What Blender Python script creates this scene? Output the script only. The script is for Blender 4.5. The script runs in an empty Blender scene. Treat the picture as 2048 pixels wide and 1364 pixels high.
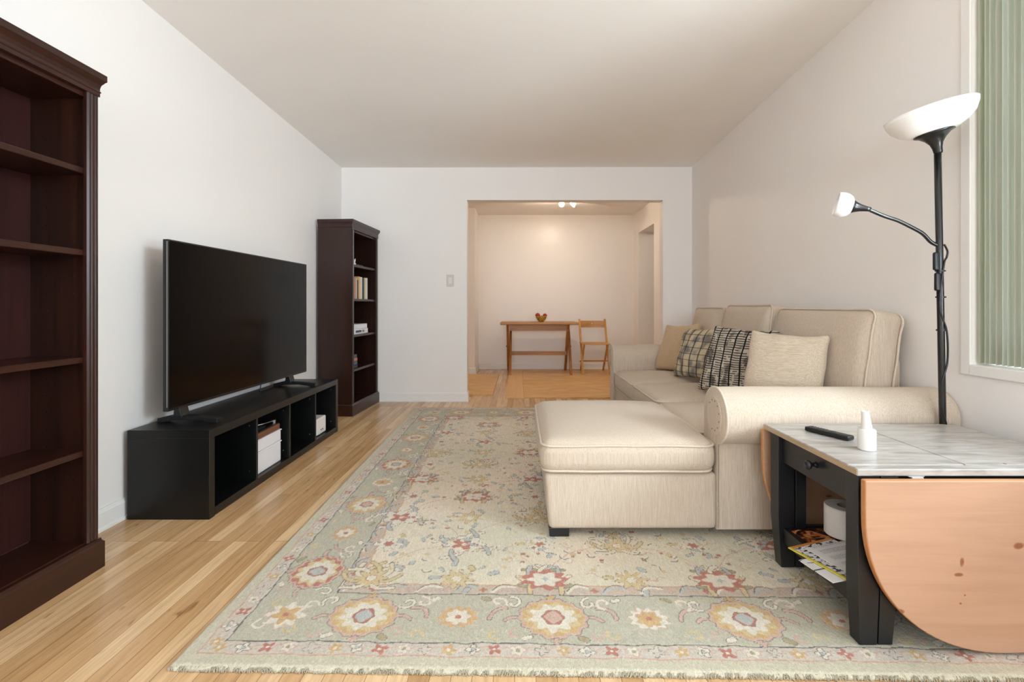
import bpy, bmesh, math, random
import numpy as np
from mathutils import Vector, Matrix, noise as mnoise
random.seed(7)
PI = math.pi
C = bpy.context.scene.collection
S = bpy.context.scene

# ------------------------------------------------------------------ camera, world, lights, exposure
FPX = 950.0
cam_d = bpy.data.cameras.new('camera'); cam = bpy.data.objects.new('camera', cam_d); C.objects.link(cam)
cam_d.sensor_width = 36.0; cam_d.lens = FPX / 2048 * 36.0
cam_d.shift_x = -16 / 2048; cam_d.shift_y = -70 / 2048
cam_d.clip_start = 0.02; cam_d.clip_end = 60
cam.location = (0, 0, 1.0); cam.rotation_euler = (PI / 2, 0, 0)
S.camera = cam
S.view_settings.view_transform = 'Standard'; S.view_settings.look = 'None'
S.view_settings.gamma = 1.0; S.view_settings.use_curve_mapping = False
S.view_settings.exposure = 0.30
S.cycles.max_bounces = 16; S.cycles.diffuse_bounces = 12; S.cycles.transparent_max_bounces = 12

w = bpy.data.worlds.new('daylight'); S.world = w; w.use_nodes = True
w.node_tree.nodes['Background'].inputs[0].default_value = (0.78, 0.89, 1.0, 1)
w.node_tree.nodes['Background'].inputs[1].default_value = 4.0

def area(name, loc, rot, sx, sy, power, col, spread=None):
    l = bpy.data.lights.new(name, 'AREA'); l.shape = 'RECTANGLE'; l.size = sx; l.size_y = sy
    l.energy = power; l.color = col
    if spread: l.spread = spread
    o = bpy.data.objects.new(name, l); C.objects.link(o); o.location = loc; o.rotation_euler = rot
    return o
# daylight through the side window (right wall), and an added fill from behind the photographer
area('daylight_side_window', (3.6, -0.30, 2.2), (0, PI/2 - 0.24, -0.22), 0.9, 0.9, 132, (0.78, 0.89, 1.0))
area('added_rear_fill', (0.1, -4.1, 1.15), (-PI/2 - 0.22, 0, PI), 2.7, 1.5, 115, (0.82, 0.91, 1.0))
# added uplight outside the side window, there to brighten the ceiling
area('added_uplight_side', (3.3, -0.9, 0.25), (Vector((0.0, 3.6, 2.5)) - Vector((3.3, -0.9, 0.25))).to_track_quat('-Z', 'Y').to_euler(), 1.6, 1.6, 185, (0.80, 0.90, 1.0))

def point(name, loc, power, col, r=0.03):
    l = bpy.data.lights.new(name, 'POINT'); l.energy = power; l.color = col; l.shadow_soft_size = r
    o = bpy.data.objects.new(name, l); C.objects.link(o); o.location = loc; return o
def spot(name, loc, target, power, col, ang=2.2, r=0.04):
    l = bpy.data.lights.new(name, 'SPOT'); l.energy = power; l.color = col; l.shadow_soft_size = r
    l.spot_size = ang; l.spot_blend = 1.0
    o = bpy.data.objects.new(name, l); C.objects.link(o); o.location = loc
    o.rotation_euler = (Vector(target) - Vector(loc)).to_track_quat('-Z', 'Y').to_euler(); return o
WARM = (1.0, 0.82, 0.62)
point('lit_bulb_glow', (0.56, 6.35, 2.33), 17, WARM, 0.045)
spot('spot_beam', (0.555, 6.40, 2.34), (0.30, 7.5, 1.75), 5, (1.0, 0.85, 0.66), 1.5, 0.05)
area('hall_area_light', (2.5, 6.6, 2.3), (0, 0, 0), 0.3, 0.3, 2.0, (1, .95, .85))  # unseen area light in the hall, no fixture built

# ------------------------------------------------------------------ materials
def lin(c):
    c = c / 255.0
    return c / 12.92 if c <= 0.04045 else ((c + 0.055) / 1.055) ** 2.4
def L(rgb): return (lin(rgb[0]), lin(rgb[1]), lin(rgb[2]), 1.0)

class NT:
    def __init__(s, name):
        s.m = bpy.data.materials.new(name); s.m.use_nodes = True
        s.t = s.m.node_tree; s.n = s.t.nodes; s.b = s.n['Principled BSDF']; s.out = s.n['Material Output']
    def node(s, typ, **kw):
        n = s.n.new(typ)
        for k, v in kw.items():
            if k in ('ins',):
                for a, b in v.items(): n.inputs[a].default_value = b
            else: setattr(n, k, v)
        return n
    def link(s, a, b): s.t.links.new(a, b)
    def coords(s, scale=(1, 1, 1), rot=(0, 0, 0), kind='Object'):
        tc = s.node('ShaderNodeTexCoord'); mp = s.node('ShaderNodeMapping')
        mp.inputs['Scale'].default_value = scale; mp.inputs['Rotation'].default_value = rot
        s.link(tc.outputs[kind], mp.inputs[0]); return mp.outputs[0]
    def noise(s, vec, scale=1, detail=3, rough=.5, dist=0):
        n = s.node('ShaderNodeTexNoise'); n.inputs['Scale'].default_value = scale
        n.inputs['Detail'].default_value = detail; n.inputs['Roughness'].default_value = rough
        n.inputs['Distortion'].default_value = dist
        s.link(vec, n.inputs['Vector']); return n.outputs['Fac']
    def ramp(s, fac, stops):
        r = s.node('ShaderNodeValToRGB'); e = r.color_ramp.elements
        while len(e) < len(stops): e.new(0.5)
        for i, (p, c) in enumerate(stops): e[i].position = p; e[i].color = c
        s.link(fac, r.inputs[0]); return r.outputs[0]
    def mix(s, fac, a, b, mode='MIX'):
        n = s.node('ShaderNodeMix', data_type='RGBA', blend_type=mode)
        for sock, v in ((n.inputs[0], fac), (n.inputs[6], a), (n.inputs[7], b)):
            if isinstance(v, bpy.types.NodeSocket): s.link(v, sock)
            else: sock.default_value = v
        return n.outputs[2]
    def math(s, op, a, b=0.0, c=None):
        n = s.node('ShaderNodeMath', operation=op)
        for i, v in enumerate((a, b) if c is None else (a, b, c)):
            if isinstance(v, bpy.types.NodeSocket): s.link(v, n.inputs[i])
            else: n.inputs[i].default_value = v
        return n.outputs[0]
    def bump(s, h, strength=.3, dist=.002):
        n = s.node('ShaderNodeBump'); n.inputs['Strength'].default_value = strength
        n.inputs['Distance'].default_value = dist
        s.link(h, n.inputs['Height']); s.link(n.outputs[0], s.b.inputs['Normal']); return n
    def base(s, v):
        if isinstance(v, bpy.types.NodeSocket): s.link(v, s.b.inputs['Base Color'])
        else: s.b.inputs['Base Color'].default_value = v
    def set(s, **k):
        for a, v in k.items(): s.b.inputs[a.replace('_', ' ')].default_value = v
        return s

def plain(name, rgb, rough=.5, var=.06, nscale=(8, 8, 8), bump=0, bscale=200, spec=.5, **k):
    t = NT(name); f = t.noise(t.coords(nscale), 1, 3)
    a = L(rgb); d = tuple(x * (1 - var) for x in a[:3]) + (1,); u = tuple(min(1, x * (1 + var)) for x in a[:3]) + (1,)
    t.base(t.ramp(f, [(.3, d), (.7, u)])); t.b.inputs['Roughness'].default_value = rough
    t.b.inputs['Specular IOR Level'].default_value = spec
    if bump: t.bump(t.noise(t.coords(), bscale, 2), bump, .001)
    for a2, v in k.items(): t.b.inputs[a2.replace('_', ' ')].default_value = v
    return t.m

def wood(name, dark, light, axis=1, rough=.35, fine=60, spec=.5, bump=.1, long=2.0, coat=0):
    t = NT(name); sc = [fine] * 3; sc[axis] = long
    f = t.noise(t.coords(tuple(sc)), 1, 5, .6, .6)
    g = t.noise(t.coords(tuple(x * .25 for x in sc)), 1, 3, .5, 1.0)
    m = t.math('ADD', t.math('MULTIPLY', f, .5), t.math('MULTIPLY', g, .5))
    t.base(t.ramp(m, [(.32, L(dark)), (.68, L(light))]))
    t.b.inputs['Roughness'].default_value = rough; t.b.inputs['Specular IOR Level'].default_value = spec
    t.b.inputs['Coat Weight'].default_value = coat
    if bump: t.bump(f, bump, .001)
    return t.m

def fabric(name, dark, light, s_fine=260, s_long=14, bump=.5, axis=2, rough=.95):
    t = NT(name); sc = [s_fine] * 3; sc[axis] = s_long
    f = t.noise(t.coords(tuple(sc)), 1, 4, .65, .8)
    g = t.noise(t.coords((420, 420, 420)), 1, 2, .6)
    h = t.math('ADD', t.math('MULTIPLY', f, .75), t.math('MULTIPLY', g, .25))
    t.base(t.ramp(h, [(.34, L(dark)), (.62, L(light))]))
    t.b.inputs['Roughness'].default_value = rough; t.b.inputs['Specular IOR Level'].default_value = .15
    t.b.inputs['Sheen Weight'].default_value = .12
    t.bump(h, bump, .0025)
    return t.m

M = {}
M['wall'] = plain('wall_paint', (235, 232, 229), .55, .012, (1.2, 1.2, 1.2), .04, 160, .3)
M['dining_wall'] = plain('dining_wall_paint', (235, 232, 229), .34, .012, (1.2, 1.2, 1.2), .03, 140, .45)
M['ceiling'] = plain('ceiling_paint', (240, 238, 235), .8, .012, (1, 1, 1), .05, 120, .2)
M['trim'] = plain('white_trim_paint', (232, 231, 228), .35, .01, (2, 2, 2))
M['plastic_white'] = plain('white_plastic', (222, 220, 216), .35, .01)
M['opal'] = plain('opal_white_plastic', (240, 240, 240), .3, .005, Subsurface_Weight=.15)
M['plastic_black'] = plain('black_plastic', (16, 16, 17), .38, .05)
M['lamp_black'] = plain('black_lamp_metal', (18, 18, 18), .3, .05, Coat_Weight=.2)
M['furn_black'] = wood('black_brown_foil', (8, 8, 8), (15, 15, 15), 1, .34, 80, .4, .06)
M['table_black'] = plain('black_painted_wood', (22, 23, 25), .38, .08, (20, 20, 20), .05, 90)
M['cherry'] = wood('dark_cherry_wood', (25, 12, 8), (52, 25, 16), 2, .30, 70, .5, .04, 2.5)
M['cherry_h'] = wood('dark_cherry_wood_along', (28, 13, 8), (60, 29, 19), 0, .30, 70, .5, .04, 2.5)
M['cherry_dark'] = wood('dark_cherry_interior', (14, 7, 6), (30, 14, 11), 2, .36, 60, .5, .03, 2.5)
M['cherry_back'] = wood('cherry_back_board', (34, 13, 11), (60, 26, 22), 2, .5, 60, .3, .03, 2.5)
M['metal'] = plain('brushed_metal', (170, 170, 168), .3, .03, Metallic=1.0)
M['screen'] = plain('glossy_black_screen', (3, 3, 4), .12, .02, spec=.16)
M['sofa'] = fabric('slub_beige_upholstery', (179, 162, 143), (205, 191, 174), 330, 11)
M['sofa_piping'] = fabric('beige_piping', (188, 172, 152), (214, 202, 186), 300, 300, .3)
M['tan_pillow'] = fabric('tan_pillow_cloth', (176, 148, 116), (204, 178, 146), 160, 160, .3)
M['beige_pillow'] = fabric('beige_pillow_cloth', (172, 154, 132), (212, 198, 178), 300, 16, .5, 0)
M['oak'] = wood('oiled_oak', (134, 86, 34), (186, 130, 64), 0, .38, 60, .5, .05, 3)
M['oak_v'] = wood('oiled_oak_upright', (122, 76, 30), (170, 114, 54), 2, .4, 60, .5, .05, 3)
M['beech'] = wood('beech_wood', (170, 120, 60), (208, 156, 90), 2, .4, 60, .5, .05, 3)
M['beech_h'] = wood('beech_wood_across', (170, 120, 60), (208, 156, 90), 0, .4, 60, .5, .05, 3)
M['paper'] = plain('white_paper', (232, 230, 226), .6, .01)
M['tissue'] = plain('tissue_paper', (222, 218, 214), .95, .02, (60, 60, 60), .5, 300)
M['dark_slot'] = plain('dark_hole', (6, 6, 6), .8, 0)
M['walnut'] = wood('walnut_veneer', (84, 50, 32), (122, 76, 52), 1, .4)

def floor_material():
    t = NT('oak_strip_floor')
    v = t.coords((1, 1, 1), (0, 0, PI / 2))
    def brick(c1, c2, mort, ms):
        b = t.node('ShaderNodeTexBrick'); b.offset = 0.37; b.offset_frequency = 3; b.squash = 1.0
        b.inputs['Scale'].default_value = 1.0; b.inputs['Mortar Size'].default_value = ms
        b.inputs['Mortar Smooth'].default_value = 0.2; b.inputs['Bias'].default_value = 0
        b.inputs['Brick Width'].default_value = 1.35; b.inputs['Row Height'].default_value = 0.0572
        b.inputs['Color1'].default_value = c1; b.inputs['Color2'].default_value = c2
        b.inputs['Mortar'].default_value = mort
        t.link(v, b.inputs['Vector']); return b
    b = brick((0, 0, 0, 1), (1, 1, 1, 1), (.2, .2, .2, 1), 0.0)
    tone = t.ramp(b.outputs['Color'], [(0.0, L((192, 154, 110))), (.5, L((212, 176, 132))), (1.0, L((226, 195, 154)))])
    grain = t.noise(t.coords((55, 3.0, 1)), 1, 6, .65, .7)
    tone = t.mix(.85, tone, t.ramp(grain, [(.25, (.66, .58, .50, 1)), (.55, (1, 1, 1, 1)), (.75, (1.12, 1.10, 1.06, 1))]), 'MULTIPLY')
    blot = t.noise(t.coords((5, 1.1, 1)), 1, 2, .5, .5)
    tone = t.mix(.6, tone, t.ramp(blot, [(.35, (.84, .80, .74, 1)), (.6, (1.06, 1.05, 1.04, 1))]), 'MULTIPLY')
    kn = t.noise(t.coords((26, 7, 1)), 1, 2, .4, 1.2)
    tone = t.mix(1.0, tone, t.ramp(kn, [(.70, (1, 1, 1, 1)), (.78, (.62, .50, .40, 1))]), 'MULTIPLY')
    seam = brick((1, 1, 1, 1), (1, 1, 1, 1), (.38, .30, .24, 1), 0.0011)
    tone = t.mix(.8, tone, seam.outputs['Color'], 'MULTIPLY')
    t.base(tone)
    r = t.ramp(grain, [(0, (.20, .20, .20, 1)), (1, (.30, .30, .30, 1))]); t.link(r, t.b.inputs['Roughness'])
    t.set(Specular_IOR_Level=.5)
    t.bump(t.math('ADD', t.math('MULTIPLY', seam.outputs['Fac'], -1.0), t.math('MULTIPLY', grain, .12)), .35, .0012)
    return t.m
M['floor'] = floor_material()

def ply_material():
    t = NT('rotary_cut_plywood')
    v = t.coords((1.3, 7, 1)); f = t.noise(v, 1.6, 4, .55, 2.2)
    t.base(t.ramp(f, [(.3, L((194, 148, 90))), (.5, L((212, 168, 108))), (.62, L((228, 188, 132))), (.75, L((206, 160, 102)))]))
    t.set(Roughness=.42); return t.m
M['ply'] = ply_material()
M['ply_strip'] = wood('plywood_strip', (212, 170, 114), (230, 190, 136), 1, .42, 30, .5, .03, 1.5)

def whitewash():
    t = NT('whitewashed_table_top')
    f = t.noise(t.coords((5, 26, 20), (0, 0, .55)), 1, 5, .6, 1.0)
    g = t.noise(t.coords((14, 90, 40), (0, 0, .5)), 1, 3, .5, .4)
    m = t.math('ADD', t.math('MULTIPLY', f, .65), t.math('MULTIPLY', g, .35))
    t.base(t.ramp(m, [(.34, L((132, 126, 119))), (.5, L((164, 159, 153))), (.66, L((182, 178, 173)))]))
    t.set(Roughness=.3); t.bump(m, .08, .001); return t.m
M['whitewash'] = whitewash()

def pine():
    t = NT('knotty_pine')
    f = t.noise(t.coords((2.0, 30, 20)), 1, 5, .6, .7); g = t.noise(t.coords((1.2, 6, 5)), 1, 3, .5, 1.5)
    m = t.math('ADD', t.math('MULTIPLY', f, .5), t.math('MULTIPLY', g, .5))
    base = t.ramp(m, [(.3, L((166, 128, 103))), (.5, L((177, 140, 114))), (.7, L((184, 148, 123)))])
    tc = t.node('ShaderNodeTexCoord'); sx = t.node('ShaderNodeSeparateXYZ'); t.link(tc.outputs['Object'], sx.inputs[0])
    wob = t.noise(t.coords((40, 40, 40)), 1, 2, .5)
    for (kx, ky, rx, ry) in KNOTS:
        dx = t.math('DIVIDE', t.math('SUBTRACT', sx.outputs[0], kx), rx)
        dy = t.math('DIVIDE', t.math('SUBTRACT', sx.outputs[1], ky), ry)
        d = t.math('SQRT', t.math('ADD', t.math('MULTIPLY', dx, dx), t.math('MULTIPLY', dy, dy)))
        d = t.math('ADD', d, t.math('MULTIPLY', t.math('SUBTRACT', wob, .5), .9))
        k = t.ramp(d, [(.55, (1, 1, 1, 1)), (.95, (.35, .35, .35, 1)), (1.0, (0, 0, 0, 1))])
        base = t.mix(k, base, L((132, 82, 52)))
    t.base(base); t.set(Roughness=.38); return t.m
# knots: leaf-local x (from leaf left end) and y (down from hinge)
KNOTS = [(.432, .183, .016, .011), (.2715, .228, .007, .013), (.262, .264, .015, .006), (.280, .322, .004, .003), (.268, .345, .004, .003), (.098, .368, .014, .008)]
M['pine'] = pine()
M['pine_edge'] = wood('pine_edge_grain', (170, 112, 66), (198, 140, 90), 0, .4, 60, .5, .03, 4)

def plaid(name, cols, sx, sy, dark):
    """woven cushion cloth: thin dark lines both ways over soft blocks"""
    t = NT(name); tc = t.node('ShaderNodeTexCoord'); sp = t.node('ShaderNodeSeparateXYZ')
    wob = t.noise(t.coords((9, 9, 9)), 1, 2, .5)
    t.link(tc.outputs['Object'], sp.inputs[0])
    U = t.math('ADD', sp.outputs[0], t.math('MULTIPLY', wob, .012)); V = t.math('ADD', sp.outputs[2], t.math('MULTIPLY', wob, .012))
    def lines(c, freq, width):
        fr = t.math('FRACT', t.math('MULTIPLY', t.math('ADD', c, 5.0), freq))
        return t.math('LESS_THAN', fr, width)
    blocks = t.noise(t.coords((16, 1, 15)), 1, 1, .3)
    base = t.ramp(blocks, [(.38, L(cols[0])), (.5, L(cols[1])), (.6, L(cols[2]))])
    l1 = lines(U, sx, .16); l2 = lines(V, sy, .12)
    base = t.mix(t.math('MULTIPLY', l1, .85), base, L(dark))
    base = t.mix(t.math('MULTIPLY', l2, .7), base, L(dark))
    t.base(base); t.set(Roughness=.95, Specular_IOR_Level=.1)
    t.bump(t.noise(t.coords((400, 400, 400)), 1, 2), .4, .002)
    return t.m
def woven():
    t = NT('black_and_cream_woven_cloth'); tc = t.node('ShaderNodeTexCoord'); sp = t.node('ShaderNodeSeparateXYZ')
    t.link(tc.outputs['Object'], sp.inputs[0])
    wob = t.noise(t.coords((7, 7, 7)), 1, 2, .5)
    U = t.math('ADD', sp.outputs[0], t.math('MULTIPLY', wob, .02)); V = t.math('ADD', sp.outputs[2], t.math('MULTIPLY', wob, .025))
    def fr(c, freq): return t.math('FRACT', t.math('MULTIPLY', t.math('ADD', c, 5.0), freq))
    fine = t.math('LESS_THAN', fr(V, 75), .48)
    gaps = t.noise(t.coords((30, 1, 22)), 1, 2, .5)
    fine = t.math('MULTIPLY', fine, t.math('GREATER_THAN', gaps, .40))
    base = t.mix(fine, L((182, 173, 158)), L((84, 77, 70)))
    blk = t.ramp(t.noise(t.coords((17, 1, 13)), 1, 1, .3), [(.56, (0, 0, 0, 1)), (.66, (1, 1, 1, 1))])
    base = t.mix(t.math('MULTIPLY', blk, .75), base, L((58, 54, 52)))
    big = t.math('LESS_THAN', fr(U, 17), .15)
    base = t.mix(big, base, L((30, 28, 28)))
    t.base(base); t.set(Roughness=.95, Specular_IOR_Level=.1)
    t.bump(t.noise(t.coords((350, 350, 350)), 1, 2), .4, .002)
    return t.m
M['plaid'] = plaid('plaid_cloth', [(128, 122, 114), (176, 164, 144), (196, 180, 152)], 15, 22, (66, 60, 56))
M['woven'] = woven()

def slat_mat(name='sage_blind_fabric', c0=(206, 208, 194), c1=(226, 226, 214)):
    t = NT(name)
    f = t.noise(t.coords((60, 60, 3)), 1, 3); t.base(t.ramp(f, [(.3, L(c0)), (.7, L(c1))]))
    t.set(Roughness=.6)
    tr = t.node('ShaderNodeBsdfTranslucent'); tr.inputs[0].default_value = L((226, 228, 216))
    mx = t.node('ShaderNodeMixShader'); mx.inputs[0].default_value = .5
    t.link(t.b.outputs[0], mx.inputs[1]); t.link(tr.outputs[0], mx.inputs[2]); t.link(mx.outputs[0], t.out.inputs[0])
    return t.m
M['slat'] = slat_mat(); SLATS = [M['slat'], slat_mat('pale_sage_blind_fabric', (222, 224, 214), (236, 236, 228)), slat_mat('taupe_tinged_blind_fabric', (200, 192, 180), (218, 212, 200))]
def glass():
    t = NT('window_glass'); tp = t.node('ShaderNodeBsdfTransparent'); gl = t.node('ShaderNodeBsdfGlossy')
    tp.inputs[0].default_value = (.97, .98, .97, 1); gl.inputs['Roughness'].default_value = .02
    mx = t.node('ShaderNodeMixShader'); mx.inputs[0].default_value = .06
    t.link(tp.outputs[0], mx.inputs[1]); t.link(gl.outputs[0], mx.inputs[2]); t.link(mx.outputs[0], t.out.inputs[0]); return t.m
M['glass'] = glass()
def emit(name, col, s):
    t = NT(name); t.set(Emission_Strength=s); t.b.inputs['Emission Color'].default_value = col; t.base(col); return t.m
M['bulb'] = emit('lit_bulb', (1, .86, .66, 1), 30)

# ------------------------------------------------------------------ geometry helpers
def BM(): return bmesh.new()
def box(bm, x0, x1, y0, y1, z0, z1):
    v = [bm.verts.new((x, y, z)) for z in (z0, z1) for y in (y0, y1) for x in (x0, x1)]
    for f in ((0, 2, 3, 1), (4, 5, 7, 6), (0, 1, 5, 4), (2, 6, 7, 3), (0, 4, 6, 2), (1, 3, 7, 5)):
        bm.faces.new([v[i] for i in f])
    return v
def obox(bm, c, axes, half):
    """oriented box: centre, three axis vectors, three half sizes"""
    c = Vector(c); a = [Vector(x).normalized() * h for x, h in zip(axes, half)]
    v = [bm.verts.new(c + a[0] * i + a[1] * j + a[2] * k) for k in (-1, 1) for j in (-1, 1) for i in (-1, 1)]
    for f in ((0, 2, 3, 1), (4, 5, 7, 6), (0, 1, 5, 4), (2, 6, 7, 3), (0, 4, 6, 2), (1, 3, 7, 5)):
        bm.faces.new([v[i] for i in f])
def bar(bm, p, q, w, t, up=(0, 0, 1)):
    """straight rectangular bar from p to q; w along the side direction, t along up-ish"""
    p, q = Vector(p), Vector(q); d = (q - p); u = Vector(up); s = d.cross(u).normalized(); u = s.cross(d).normalized()
    obox(bm, (p + q) / 2, (d, s, u), (d.length / 2, w / 2, t / 2))
def lathe(bm, prof, c=(0, 0, 0), n=32, mat=None, cap=True):
    """prof: list of (r, z)"""
    rings = []
    for r, z in prof:
        ring = []
        for i in range(n):
            a = 2 * PI * i / n; p = Vector((r * math.cos(a), r * math.sin(a), z))
            if mat: p = mat @ p
            ring.append(bm.verts.new(p + Vector(c)))
        rings.append(ring)
    for a, b in zip(rings[:-1], rings[1:]):
        for i in range(n): bm.faces.new((a[i], a[(i + 1) % n], b[(i + 1) % n], b[i]))
    if cap:
        if prof[0][0] > 1e-6: bm.faces.new(list(reversed(rings[0])))
        if prof[-1][0] > 1e-6: bm.faces.new(rings[-1])
def tube(bm, pts, r, n=10, closed=False, rr=None):
    pts = [Vector(p) for p in pts]; rings = []; prev = None; N = len(pts)
    for i, p in enumerate(pts):
        if closed: d = (pts[(i + 1) % N] - pts[i - 1])
        else: d = pts[min(i + 1, N - 1)] - pts[max(i - 1, 0)]
        d.normalize()
        if prev is None:
            prev = Vector((0, 0, 1)) if abs(d.z) < .9 else Vector((1, 0, 0))
        s = d.cross(prev).normalized(); u = s.cross(d).normalized(); prev = u
        rad = rr[i] if rr else r
        rings.append([bm.verts.new(p + (s * math.cos(2 * PI * k / n) + u * math.sin(2 * PI * k / n)) * rad) for k in range(n)])
    M2 = N if closed else N - 1
    for i in range(M2):
        a, b = rings[i], rings[(i + 1) % N]
        for k in range(n): bm.faces.new((a[k], a[(k + 1) % n], b[(k + 1) % n], b[k]))
    if not closed:
        bm.faces.new(list(reversed(rings[0]))); bm.faces.new(rings[-1])
def smoothpath(pts, n=8):
    pts = [Vector(p) for p in pts]; out = []
    P = [pts[0]] + pts + [pts[-1]]
    for i in range(1, len(P) - 2):
        a, b, c, d = P[i - 1], P[i], P[i + 1], P[i + 2]
        for k in range(n):
            t = k / n
            out.append(.5 * ((2 * b) + (c - a) * t + (2 * a - 5 * b + 4 * c - d) * t * t + (3 * b - a - 3 * c + d) * t ** 3))
    out.append(pts[-1]); return out
def prism(bm, poly, axis, a, b):
    """extrude a 2D polygon between a and b along axis ('x','y','z'); poly is in the two other coords in order"""
    def P(u, v, w):
        return {'x': (w, u, v), 'y': (u, w, v), 'z': (u, v, w)}[axis]
    A = [bm.verts.new(P(u, v, a)) for u, v in poly]; B = [bm.verts.new(P(u, v, b)) for u, v in poly]
    n = len(poly)
    for i in range(n): bm.faces.new((A[i], A[(i + 1) % n], B[(i + 1) % n], B[i]))
    bm.faces.new(list(reversed(A))); bm.faces.new(B)
def rbox(bm, c, half, r, n=14, fn=None, mat=None, nr=4):
    """rounded box sampled on a cube grid; fn(p) displaces local points, mat orients"""
    def axis(h):
        rr = min(r, h * .999); e = [-h + rr * (1 - math.cos(PI / 2 * k / nr)) for k in range(nr)]
        m = [(-h + rr) + (2 * (h - rr)) * k / n for k in range(n + 1)]
        return e + m + [-x for x in reversed(e)]
    ax = [axis(h) for h in half]; cache = {}
    def V(i, j, k):
        key = (i, j, k)
        if key in cache: return cache[key]
        p = Vector((ax[0][i], ax[1][j], ax[2][k])); q = Vector([max(-(h - min(r, h*.999)), min(h - min(r, h*.999), x)) for x, h in zip(p, half)])
        d = p - q
        if d.length > 1e-9:
            rr = Vector([min(r, h*.999) for h in half]); m = max(abs(d[a]) / rr[a] for a in range(3))
            u = Vector([d[a] / rr[a] for a in range(3)]); l = u.length
            u = u / l * 1.0 if l > 0 else u
            d = Vector([u[a] * rr[a] for a in range(3)])
        p = q + d
        if fn: p = Vector(fn(p))
        if mat: p = mat @ p
        v = bm.verts.new(p + Vector(c)); cache[key] = v; return v
    nx, ny, nz = (len(a) for a in ax)
    for i in range(nx - 1):
        for j in range(ny - 1):
            bm.faces.new((V(i, j, 0), V(i, j + 1, 0), V(i + 1, j + 1, 0), V(i + 1, j, 0)))
            bm.faces.new((V(i, j, nz - 1), V(i + 1, j, nz - 1), V(i + 1, j + 1, nz - 1), V(i, j + 1, nz - 1)))
    for i in range(nx - 1):
        for k in range(nz - 1):
            bm.faces.new((V(i, 0, k), V(i + 1, 0, k), V(i + 1, 0, k + 1), V(i, 0, k + 1)))
            bm.faces.new((V(i, ny - 1, k), V(i, ny - 1, k + 1), V(i + 1, ny - 1, k + 1), V(i + 1, ny - 1, k)))
    for j in range(ny - 1):
        for k in range(nz - 1):
            bm.faces.new((V(0, j, k), V(0, j, k + 1), V(0, j + 1, k + 1), V(0, j + 1, k)))
            bm.faces.new((V(nx - 1, j, k), V(nx - 1, j + 1, k), V(nx - 1, j + 1, k + 1), V(nx - 1, j, k + 1)))

def rootmat(o):
    return Matrix.Translation(o.location) @ Matrix.Rotation(o.rotation_euler[2], 4, 'Z')
def obj(name, bm, m, parent=None, smooth=False, bevel=0, world=True, seg=2, label=None):
    """link one mesh. with parent and world=True the coordinates given are world ones"""
    bmesh.ops.recalc_face_normals(bm, faces=bm.faces[:])
    me = bpy.data.meshes.new(name)
    T = Matrix.Identity(4); loc = Vector((0, 0, 0))
    if parent is not None and world:
        R = Matrix.Identity(4); p = parent
        chain = []
        while p is not None: chain.append(p); p = p.parent
        for p in reversed(chain): R = R @ rootmat(p)
        T = R.inverted()
    elif parent is None:
        xs = [v.co.x for v in bm.verts]; ys = [v.co.y for v in bm.verts]; zs = [v.co.z for v in bm.verts]
        loc = Vector(((min(xs) + max(xs)) / 2, (min(ys) + max(ys)) / 2, min(zs))); T = Matrix.Translation(-loc)
    bm.transform(T); bm.to_mesh(me); bm.free()
    o = bpy.data.objects.new(name, me); C.objects.link(o); o.location = loc
    for mm in (m if isinstance(m, (list, tuple)) else [m]): me.materials.append(mm)
    if parent is not None: o.parent = parent
    if smooth:
        for p in me.polygons: p.use_smooth = True
    if bevel:
        b = o.modifiers.new('bevel', 'BEVEL'); b.width = bevel; b.segments = seg; b.limit_method = 'ANGLE'; b.angle_limit = 0.7
        b.harden_normals = False
    if label: o['label'] = label
    return o
def autosmooth(o, ang=0.6):
    me = o.data
    for p in me.polygons: p.use_smooth = True
    bm = bmesh.new(); bm.from_mesh(me)
    for e in bm.edges:
        if len(e.link_faces) == 2 and e.calc_face_angle(0) > ang: e.smooth = False
    bm.to_mesh(me); bm.free(); return o
def thing(name, label, cat, loc=(0, 0, 0), rotz=0, group=None):
    o = bpy.data.objects.new(name, None); C.objects.link(o); o.empty_display_size = .1
    o.location = loc; o.rotation_euler = (0, 0, rotz); o['label'] = label; o['category'] = cat
    if group: o['group'] = group
    return o
def tag(o, label, cat, group=None):
    o['label'] = label; o['category'] = cat
    if group: o['group'] = group
    return o
def struct(name, bm, m, parent=None, bevel=0, smooth=False):
    o = obj(name, bm, m, parent, bevel=bevel, smooth=smooth)
    if parent is None: o['kind'] = 'structure'
    return o

# ------------------------------------------------------------------ the room
WX0, WX1, WY, YB = -1.869, 1.801, 4.974, -3.4       # left wall, right wall, far wall, rear wall
DY = 7.54                                            # dining back wall
def ceil_z(x, y):
    t = (x - WX0) / (WX1 - WX0); s = .0238 + t * .0142
    return 2.448 + .006 * t + s * max(0.0, WY - y)
b = BM(); box(b, -3.2, 3.4, YB - .3, DY + .2, -.12, 0); struct('floor', b, M['floor'])
b = BM()   # living room ceiling rises slightly towards the photographer
xs = [WX0 - .2, WX0, WX1, WX1 + .25]; ys = [YB - .2, 1.0, 3.0, WY + .06]
V = {(i, j, k): b.verts.new((x, y, ceil_z(min(max(x, WX0), WX1), y) + k * .1)) for i, x in enumerate(xs) for j, y in enumerate(ys) for k in (0, 1)}
for i in range(3):
    for j in range(3):
        for k in (0, 1): b.faces.new([V[i, j, k], V[i + 1, j, k], V[i + 1, j + 1, k], V[i, j + 1, k]])
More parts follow.
